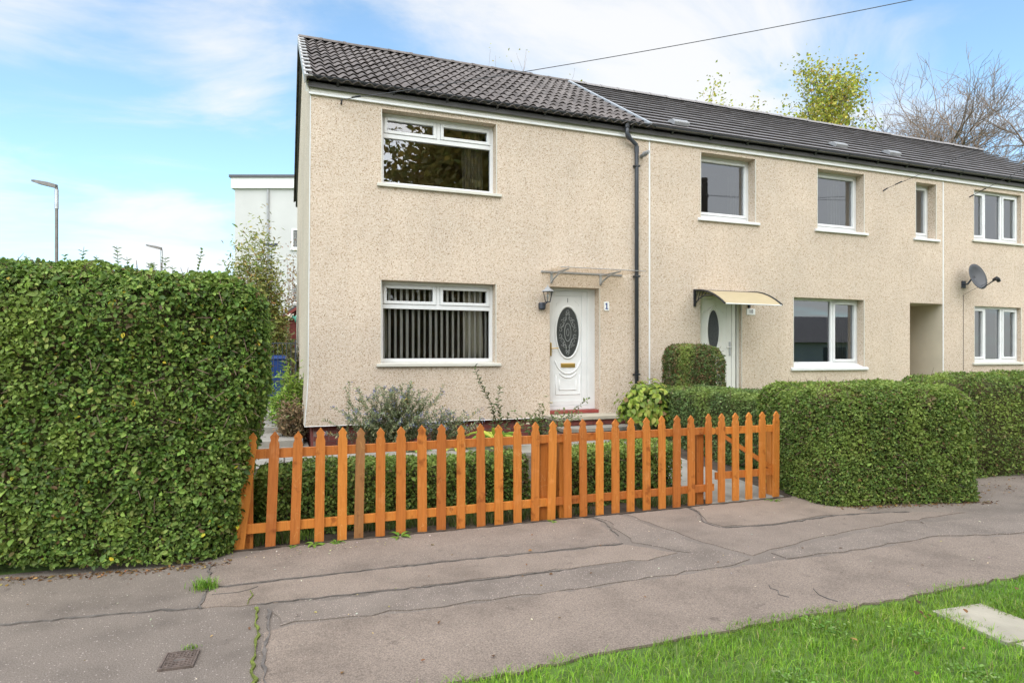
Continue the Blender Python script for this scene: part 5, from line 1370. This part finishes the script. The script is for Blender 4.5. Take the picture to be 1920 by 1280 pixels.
street_lamp(-4.98, 19.6, 5.60, R(-20), 'thinner far street lamp just above the tall hedge')
street_lamp(-.73, 16.95, 5.55, R(-20), 'twin-headed street lamp before the white block', True)

# ------------------------------------------------------------------ trees
def grow(base, height, spread, levels, seed, r0, lean=(0, 0), first=.25, kids=(3, 4), ang=.55, upb=.25, trunk_n=1, shrink=.68, segs=4, width=None):
    rr = random.Random(seed); branches = []; tips = []
    def rec(p, d, L, r_, lv):
        pts = [p]; q = p; dd = d
        for i in range(segs):
            dd = (dd + Vector((rr.gauss(0, .11), rr.gauss(0, .11), rr.gauss(0, .08) + upb * .12))).normalized(); q = q + dd * (L / segs); pts.append(q)
        re = r_ * .55
        branches.append((pts, [r_ + (re - r_) * i / segs for i in range(segs + 1)], lv))
        if lv >= levels: tips.append((q, dd)); return
        n_ = rr.randint(*kids)
        for k_ in range(n_):
            t = rr.uniform(.45, 1.0) if k_ else 1.0
            i = min(segs, max(1, int(t * segs))); pp = pts[i]
            a = rr.uniform(0, 6.28); axv = dd.cross(Vector((0, 0, 1)) if abs(dd.z) < .9 else Vector((1, 0, 0))).normalized(); bx_ = dd.cross(axv)
            th = ang * rr.uniform(.5, 1.25) * (.45 if k_ == 0 else 1)
            nd_ = (dd * math.cos(th) + (axv * math.cos(a) * spread + bx_ * math.sin(a) * spread) * math.sin(th)).normalized()
            rec(pp, nd_, L * shrink * rr.uniform(.8, 1.15), max(.008, re * rr.uniform(.75, 1.0)), lv + 1)
    for t_ in range(trunk_n):
        d = Vector((lean[0] + rr.gauss(0, .12) * (trunk_n > 1) * 2, lean[1] + rr.gauss(0, .12) * (trunk_n > 1) * 2, 1)).normalized()
        rec(Vector(base) + Vector((rr.gauss(0, .2), rr.gauss(0, .2), 0)) * (trunk_n > 1), d, height * first, r0, 0)
    b0 = Vector(base); m_ = sum((t[0] for t in tips), Vector()) / len(tips); hm = max(.1, m_.z - b0.z)     # keep the crown over its foot
    cen = lambda p: Vector((p.x - (m_.x - b0.x) * (p.z - b0.z) / hm, p.y - (m_.y - b0.y) * (p.z - b0.z) / hm, p.z))
    branches = [([cen(p) for p in b[0]], b[1], b[2]) for b in branches]; tips = [(cen(t[0]), t[1]) for t in tips]
    zs_ = [p.z for b in branches for p in b[0]]; k_ = height / (max(zs_) - b0.z)
    rad_ = sorted(math.hypot(t[0].x - b0.x, t[0].y - b0.y) for t in tips); kw = (width / 2) / max(.1, rad_[int(.93 * len(rad_))]) if width else k_
    fix = lambda p: Vector((b0.x + (p.x - b0.x) * kw, b0.y + (p.y - b0.y) * kw, b0.z + (p.z - b0.z) * k_))
    branches = [([fix(p) for p in b[0]], b[1], b[2]) for b in branches]; tips = [(fix(t[0]), t[1]) for t in tips]
    return branches, tips

def tree(name, label, base, branches, tips, leaf=None, tipcut=0, minz=-1, group=None, twist=0):
    root = empty(name, base, 0, label, 'tree', group)
    tb, bb = MB(), MB()
    for pts, rad, lv in branches:
        if lv == 0: tb.tube(pts, rad, 8, False)
        else: bb.tube(pts, rad, 5 if lv < 3 else 3, False)
    tb.build('trunk', 'bark', root, smooth=True); bb.build('branches', 'bark', root)
    if leaf:
        n_per, L, ratio, sp, pal = leaf
        T = np.array([tuple(t[0]) for t in tips]); T = T[RNG.random(len(T)) > tipcut]
        P = np.repeat(T, n_per, 0) + RNG.normal(0, sp, (len(T) * n_per, 3))
        N = norm(RNG.normal(0, .7, P.shape) + [0, 0, .7]); LL = np.clip(RNG.normal(L, L * .25, len(P)), L * .4, L * 2)
        leaf_cloud('crown', P, N, LL, LL * ratio, palette(len(P), pal), 'leaf_soft', root, False)
    return root
YG = [(4, (.44, .44, .07)), (3, (.30, .35, .06)), (3, (.50, .45, .08)), (1.5, (.20, .25, .05)), (.8, (.45, .30, .08))]
for i, (bx, by, hh_, ww_, sd, nper) in enumerate(((22.0, 11.7, 13.3, 5.0, 5, 7), (20.8, 12.1, 13.5, 7.2, 8, 34), (19.7, 12.6, 14.1, 5.4, 9, 44))):
    br, tp = grow((bx, by, .3), hh_, 1.0, 5 if i < 2 else 4, sd, .20, first=.30, kids=(3, 4), ang=.50, upb=.5, trunk_n=2, shrink=.64, width=ww_)
    tree('autumn_tree', ('tallest yellow-green autumn tree next to the bare tree', 'broad yellow autumn tree above the ridge of the middle house', 'small thin-leaved autumn tree beside the broad yellow tree')[i], (bx, by, .3), br, tp, (nper, .135, .62, (.20, .30, .30)[i], YG), tipcut=.08, group='trees behind the terrace')
br, tp = grow((28.7, 11.3, .3), 17.3, 1.25, 6, 21, .34, first=.24, kids=(3, 5), ang=.62, upb=.30, trunk_n=3, shrink=.70, width=16)
tree('bare_tree', 'wide bare tree spreading twigs above the far roof', (28.7, 11.3, .3), br, tp, group='trees behind the terrace')
br, tp = grow((8.6, 16.7, .3), 15.4, .6, 4, 31, .15, first=.36, kids=(2, 4), ang=.40, upb=.7, shrink=.66, width=3.5)
tree('sparse_tree', 'sparse treetop just showing over the rolled-tile roof', (8.6, 16.7, .3), br, tp, (2, .12, .6, .2, YG), tipcut=.5, group='trees behind the terrace')
br, tp = grow((10.85, 15.85, .3), 14.4, .7, 4, 37, .15, first=.36, kids=(2, 4), ang=.42, upb=.7, shrink=.66, width=3.5)
tree('sparse_tree', 'sparse yellowish treetop beside the wire over the ridge', (10.85, 15.85, .3), br, tp, (2, .12, .6, .2, YG), tipcut=.4, group='trees behind the terrace')
# trees, bungalow and telegraph pole across the road: seen in the window panes
AU = [(4, (.42, .32, .09)), (3, (.50, .38, .10)), (3, (.28, .29, .07)), (1, (.6, .45, .09))]
for i, (x, y, h_, sd) in enumerate(((7.8, -19, 16.0, 41), (-3.5, -21, 13, 43), (12.5, -30, 12, 47))):
    br, tp = grow((x, y, 0), h_, 1.1, 4, sd, .28, first=.24, kids=(4, 5), ang=.65, upb=.2, shrink=.74, width=10.5)
    tree('roadside_tree', ('brown-leaved tree across the road reflected in the upper window', 'brown-leaved tree across the road behind the tall hedge side', 'brown-leaved tree beyond the bungalow across the road')[i], (x, y, 0), br, tp, (44, .36, .65, .75, AU), group='trees across the road')
hedge('added dense dark hedge across the road, masking sky reflections in the lower panes', 4.0, -25.5, (26, 1.5, 4.6), .4, 0, 22000, (.20, .05), z0=0, twigs=0)  # unseen hedge, added to keep bright sky out of the lower window's reflection
hedge('low far hedge across the open ground behind the tall hedge', -16.0, 15.5, (26, 1.2, 1.7), .3, 0, 9000, (.14, .03), z0=.42, twigs=0)
bg_ = empty('bungalow', (39, -29, 0), R(12), 'low bungalow with dark roof reflected in the lower window', 'building')
MB().box(-8, 8, -4, 4, 0, 2.5).build('wall', 'block_white', bg_, local=True)
MB().prism_x([(-4.5, 2.45), (4.5, 2.45), (0, 4.6)], -8.4, 8.4).build('roof', 'slate_roof', bg_, local=True)
for x in (-5.5, -1, 3.5): MB().box(x, x + 1.8, 3.98, 4.03, .9, 2.1).build('window', 'door_glass', bg_, local=True)
pole = empty('telegraph_pole', (13.25, -7.72, 0), 0, 'wooden telegraph pole on the verge carrying the house wires', 'pole')
MB().tube([(13.25, -7.72, -.1), (13.25, -7.72, 7.6)], [.18, .15], 12).build('pole_shaft', 'pole_wood', pole)
MB().box(12.6, 13.4, -7.78, -7.62, 6.95, 7.05).build('cross_arm', 'pole_wood', pole)
def wire(a, b_, sag, label, n=30):
    a, b_ = Vector(a), Vector(b_); pts = []
    for i in range(n + 1):
        t = i / n; p = a + (b_ - a) * t; p.z -= sag * 4 * t * (1 - t); pts.append(p)
    r_ = empty('telephone_wire', a, 0, label, 'wire', 'overhead wires')
    MB().tube(pts, .0055, 5).build('cable', 'wire', r_)
    MB().tube([a, a + Vector((0, .10 if a.y < -.05 else .02, -.03))], .014, 6).build('eye_bolt', 'iron', r_)
    d = (b_ - a).normalized(); MB().tube([a + d * .16, a + d * .30], .012, 6).build('clamp', 'black_plastic', r_)
wire((.46, -.10, 5.37), (12.9, -7.66, 7.02), .22, 'overhead wire from the end house rising past the roof')
wire((11.65, -.10, 5.07), (13.0, -7.66, 7.02), .10, 'overhead wire anchored beside the narrow upper window')
wire((14.33, -.10, 5.17), (13.1, -7.66, 7.02), .05, 'overhead wire anchored above the upper three-light window')

# ------------------------------------------------------------------ grass, weeds, litter
def grass(name, label, P, h, wd, pal, lean=.45, kind='stuff', parent=None):
    n = len(P); H = np.clip(RNG.normal(h, h * .3, n), h * .35, h * 2)[:, None]; a = RNG.uniform(0, 6.28, n)
    D = np.stack([np.cos(a), np.sin(a), np.zeros(n)], 1); S = np.stack([-np.sin(a), np.cos(a), np.zeros(n)], 1); l = np.abs(RNG.normal(lean, .25, n))[:, None]
    w = RNG.uniform(.7, 1.3, (n, 1)) * wd; Z = np.array([0, 0, 1.])
    b0, b1 = P - S * w / 2, P + S * w / 2; mid = P + Z * H * .55 + D * l * H * .25
    m0, m1 = mid - S * w * .42, mid + S * w * .42; tip = P + Z * H * (1 - .25 * l) + D * l * H * .9
    V = np.stack([b0, b1, m1, m0, tip, tip + S * w * .05], 1).reshape(-1, 3); k = (np.arange(n) * 6)[:, None]
    F = np.concatenate([k + np.array([[0, 1, 2, 3]]), k + np.array([[3, 2, 5, 4]])], 0)
    C = palette(n, pal); pn = vnoise(P * 4.0 + 3); C = np.clip(C * (1 + .26 * pn[:, None]) * (1 + np.array([.12, 0, .1]) * vnoise(P * 1.7 + 9)[:, None]), .01, 1); H = H * (1 + .3 * pn[:, None]); o = numpy_mesh(name, V, F, 'leaf_soft', parent, np.repeat(C, 6, 0))
    if parent is None: tag(o, label, 'grass', kind=kind)
    return o
GR = [(5, (.205, .375, .026)), (4, (.275, .450, .038)), (2, (.14, .28, .02)), (1, (.37, .48, .10)), (.5, (.45, .41, .17))]
def edge_y(x): return -6.89 - .055 * np.sin(x * 1.7) - .02 * np.sin(x * 11) - .015 * np.sin(x * 23 + 2) - .03 * np.sin(x * 4.3 + 1) - .12 * np.exp(-((x - 3.2) / .35) ** 2)
n = 280000
gx = RNG.uniform(-.9, 7.5, n); gy = -6.86 - RNG.random(n) ** .9 * 3.3; dens_ = vnoise(np.stack([gx * 3, gy * 3, gx * 0], 1))
far = np.hypot(gx + .42, gy + 9.83)
keep_ = (gy < edge_y(gx) + RNG.normal(0, .02, n)) & ~((np.abs(gx - 3.48 - .012 * (-gy - 7.14) / .455) < .195 - .07 * np.abs(vnoise(np.stack([gy * 9, gy * 0, gx * 0], 1)))) & (gy < -7.20) & (RNG.random(n) > .015)) & (RNG.random(n) < .75 + .25 * dens_) & (far > .7)
P = np.stack([gx[keep_], gy[keep_], np.full(keep_.sum(), -.012)], 1)
grass('grass', 'bright green grass of the roadside verge', P, .040, .0034, GR, lean=.8)
n = 30000
P = np.stack([RNG.uniform(-14, 30, n), RNG.uniform(-10.35, -6.92, n), np.full(n, -.012)], 1); P = P[(P[:, 0] < -.9) | (P[:, 0] > 7.5)]
grass('verge_grass', 'sparser grass farther along the verge', P, .06, .010, GR)
n = 9000
P = np.stack([RNG.uniform(-.75, 3.75, n), RNG.uniform(-4.34, -4.05, n), np.full(n, .0)], 1); P = P[(vnoise(P * np.array([2.5, 6, 1])) > .0) | (P[:, 0] < -.3)]
grass('garden_grass', 'thin grass growing along the inside of the picket fence', P, .075, .005, [(3, (.10, .17, .03)), (2, (.15, .19, .05)), (2, (.24, .20, .10))])
n = 5000
P = np.stack([RNG.uniform(-.78, -.1, n), RNG.uniform(-4.3, -2.2, n), np.full(n, .02)], 1); P[:, 2] = np.interp(P[:, 1], [q[0] for q in GP], [q[1] for q in GP])
grass('lawn_grass', 'small patch of lawn between tall hedge and low hedge', P, .06, .006, [(3, (.13, .24, .03)), (2, (.19, .29, .05))])

def weed(x, y, n_, L, W, label, pal=((1, (.13, .26, .03)), (1, (.20, .32, .05))), z=.0, el=(.25, .9)):
    broad_plant('weed', label, (x, y, z), [(6.28 * i / n_ + random.gauss(0, .25), L * random.uniform(.7, 1.2), W * random.uniform(.8, 1.2), random.uniform(*el), random.randint(0, len(pal) - 1)) for i in range(n_)], [p[1] for p in pal], 'weed')
weed(-.15, -4.47, 8, .10, .035, 'broad-leaved weed at the foot of the third picket')
weed(.02, -4.46, 16, .085, .018, 'bushy weed beside the broad-leaved weed at the fence foot')
weed(.54, -4.48, 9, .16, .026, 'dandelion rosette on the pavement edge under the fence')
weed(1.95, -4.48, 6, .06, .02, 'tiny weed under the middle fence posts')
weed(4.50, -4.53, 12, .10, .016, 'creeping weed below the garden gate')
weed(-.32, -4.46, 5, .05, .018, 'tiny weed below the second picket')
n = 2600
cx_ = RNG.uniform(.3, 6, 26); cy_ = RNG.uniform(-9.0, -7.0, 26); k_ = RNG.integers(0, 26, n)
Pc = np.stack([cx_[k_] + RNG.normal(0, .07, n), cy_[k_] + RNG.normal(0, .07, n), RNG.uniform(.0, .03, n)], 1)
Pc = Pc[(Pc[:, 1] < edge_y(Pc[:, 0]) - .02) & (np.abs(Pc[:, 0] - 3.5) > .24)]
tag(leaf_cloud('clover', Pc, norm(RNG.normal(0, .35, Pc.shape) + [0, 0, 1]), RNG.uniform(.012, .026, len(Pc)), RNG.uniform(.010, .02, len(Pc)), palette(len(Pc), [(3, (.16, .30, .05)), (2, (.24, .38, .08)), (1, (.30, .42, .14))]), 'leaf_soft', None), 'patches of clover and small weeds in the verge grass', 'clover', kind='stuff')
def tuft(x, y, n_, h, r_, label):
    root = empty('grass_tuft', (x, y, 0), 0, label, 'weed')
    P = np.stack([x + RNG.normal(0, r_, n_), y + RNG.normal(0, r_, n_), np.full(n_, .004)], 1)
    grass('blades', None, P, h, .0045, [(3, (.15, .29, .03)), (2, (.21, .34, .05)), (1, (.10, .20, .02))], parent=root, lean=.7)['kind'] = 'stuff'
tuft(-.885, -5.20, 260, .055, .035, 'green grass tuft growing in the pavement crack')
tuft(-.86, -6.135, 60, .018, .022, 'small moss tuft at the edge of the iron cover')
# fallen leaves and pale chips
def litter(name, label, P, L, pal, mat='petal', lift=.006):
    n = len(P); N = norm(RNG.normal(0, .28, (n, 3)) + [0, 0, 1]); LL = np.clip(RNG.normal(L, L * .35, n), L * .4, L * 2)
    P = P.copy(); P[:, 2] += lift
    o = leaf_cloud(name, P, N, LL, LL * .6, palette(n, pal, .25), mat, None, True, fold=.18); return tag(o, label, 'leaves', kind='stuff')
BR = [(3, (.20, .105, .045)), (2, (.26, .15, .06)), (2, (.13, .07, .035)), (1, (.36, .25, .09))]
A_ = [np.stack([RNG.uniform(-2.6, -.75, 420), -4.66 - np.abs(RNG.normal(0, .06, 420)) + .14 * np.clip(-RNG.uniform(-2.6, -.75, 420) * 0, 0, 1), np.zeros(420)], 1)]
A_[0][:, 1] += .16 * np.clip(-A_[0][:, 0] - 1.3, 0, 3) * .9
t_ = RNG.random(330); A_.append(np.stack([4.85 + 1.75 * t_, -4.97 - .37 * t_ - np.abs(RNG.normal(0, .06, 330)), np.zeros(330)], 1))
A_.append(np.stack([RNG.uniform(6.6, 8.6, 160), RNG.uniform(-5.2, -4.6, 160), np.zeros(160)], 1))
A_.append(np.stack([RNG.uniform(-3, 8, 60), RNG.uniform(-6.85, -4.7, 60), np.full(60, .006)], 1))
litter('fallen_leaves', 'brown fallen leaves along the hedge feet and pavement', np.concatenate(A_), .022, BR)
litter('verge_leaves', 'brown fallen leaves lying in the verge grass', np.stack([RNG.uniform(.5, 6, 70), RNG.uniform(-8.9, -7.0, 70), np.full(70, .03)], 1), .045, BR)
litter('pale_chips', 'pale petals and chips scattered on the pavement', np.concatenate([np.stack([RNG.uniform(-2.6, 7, 170), RNG.uniform(-6.85, -4.5, 170), np.full(170, .004)], 1), np.stack([RNG.normal(-.2, .5, 90), RNG.normal(-4.62, .07, 90), np.full(90, .004)], 1)]), .014, [(3, (.60, .55, .42)), (2, (.5, .46, .38)), (1, (.5, .42, .2))])
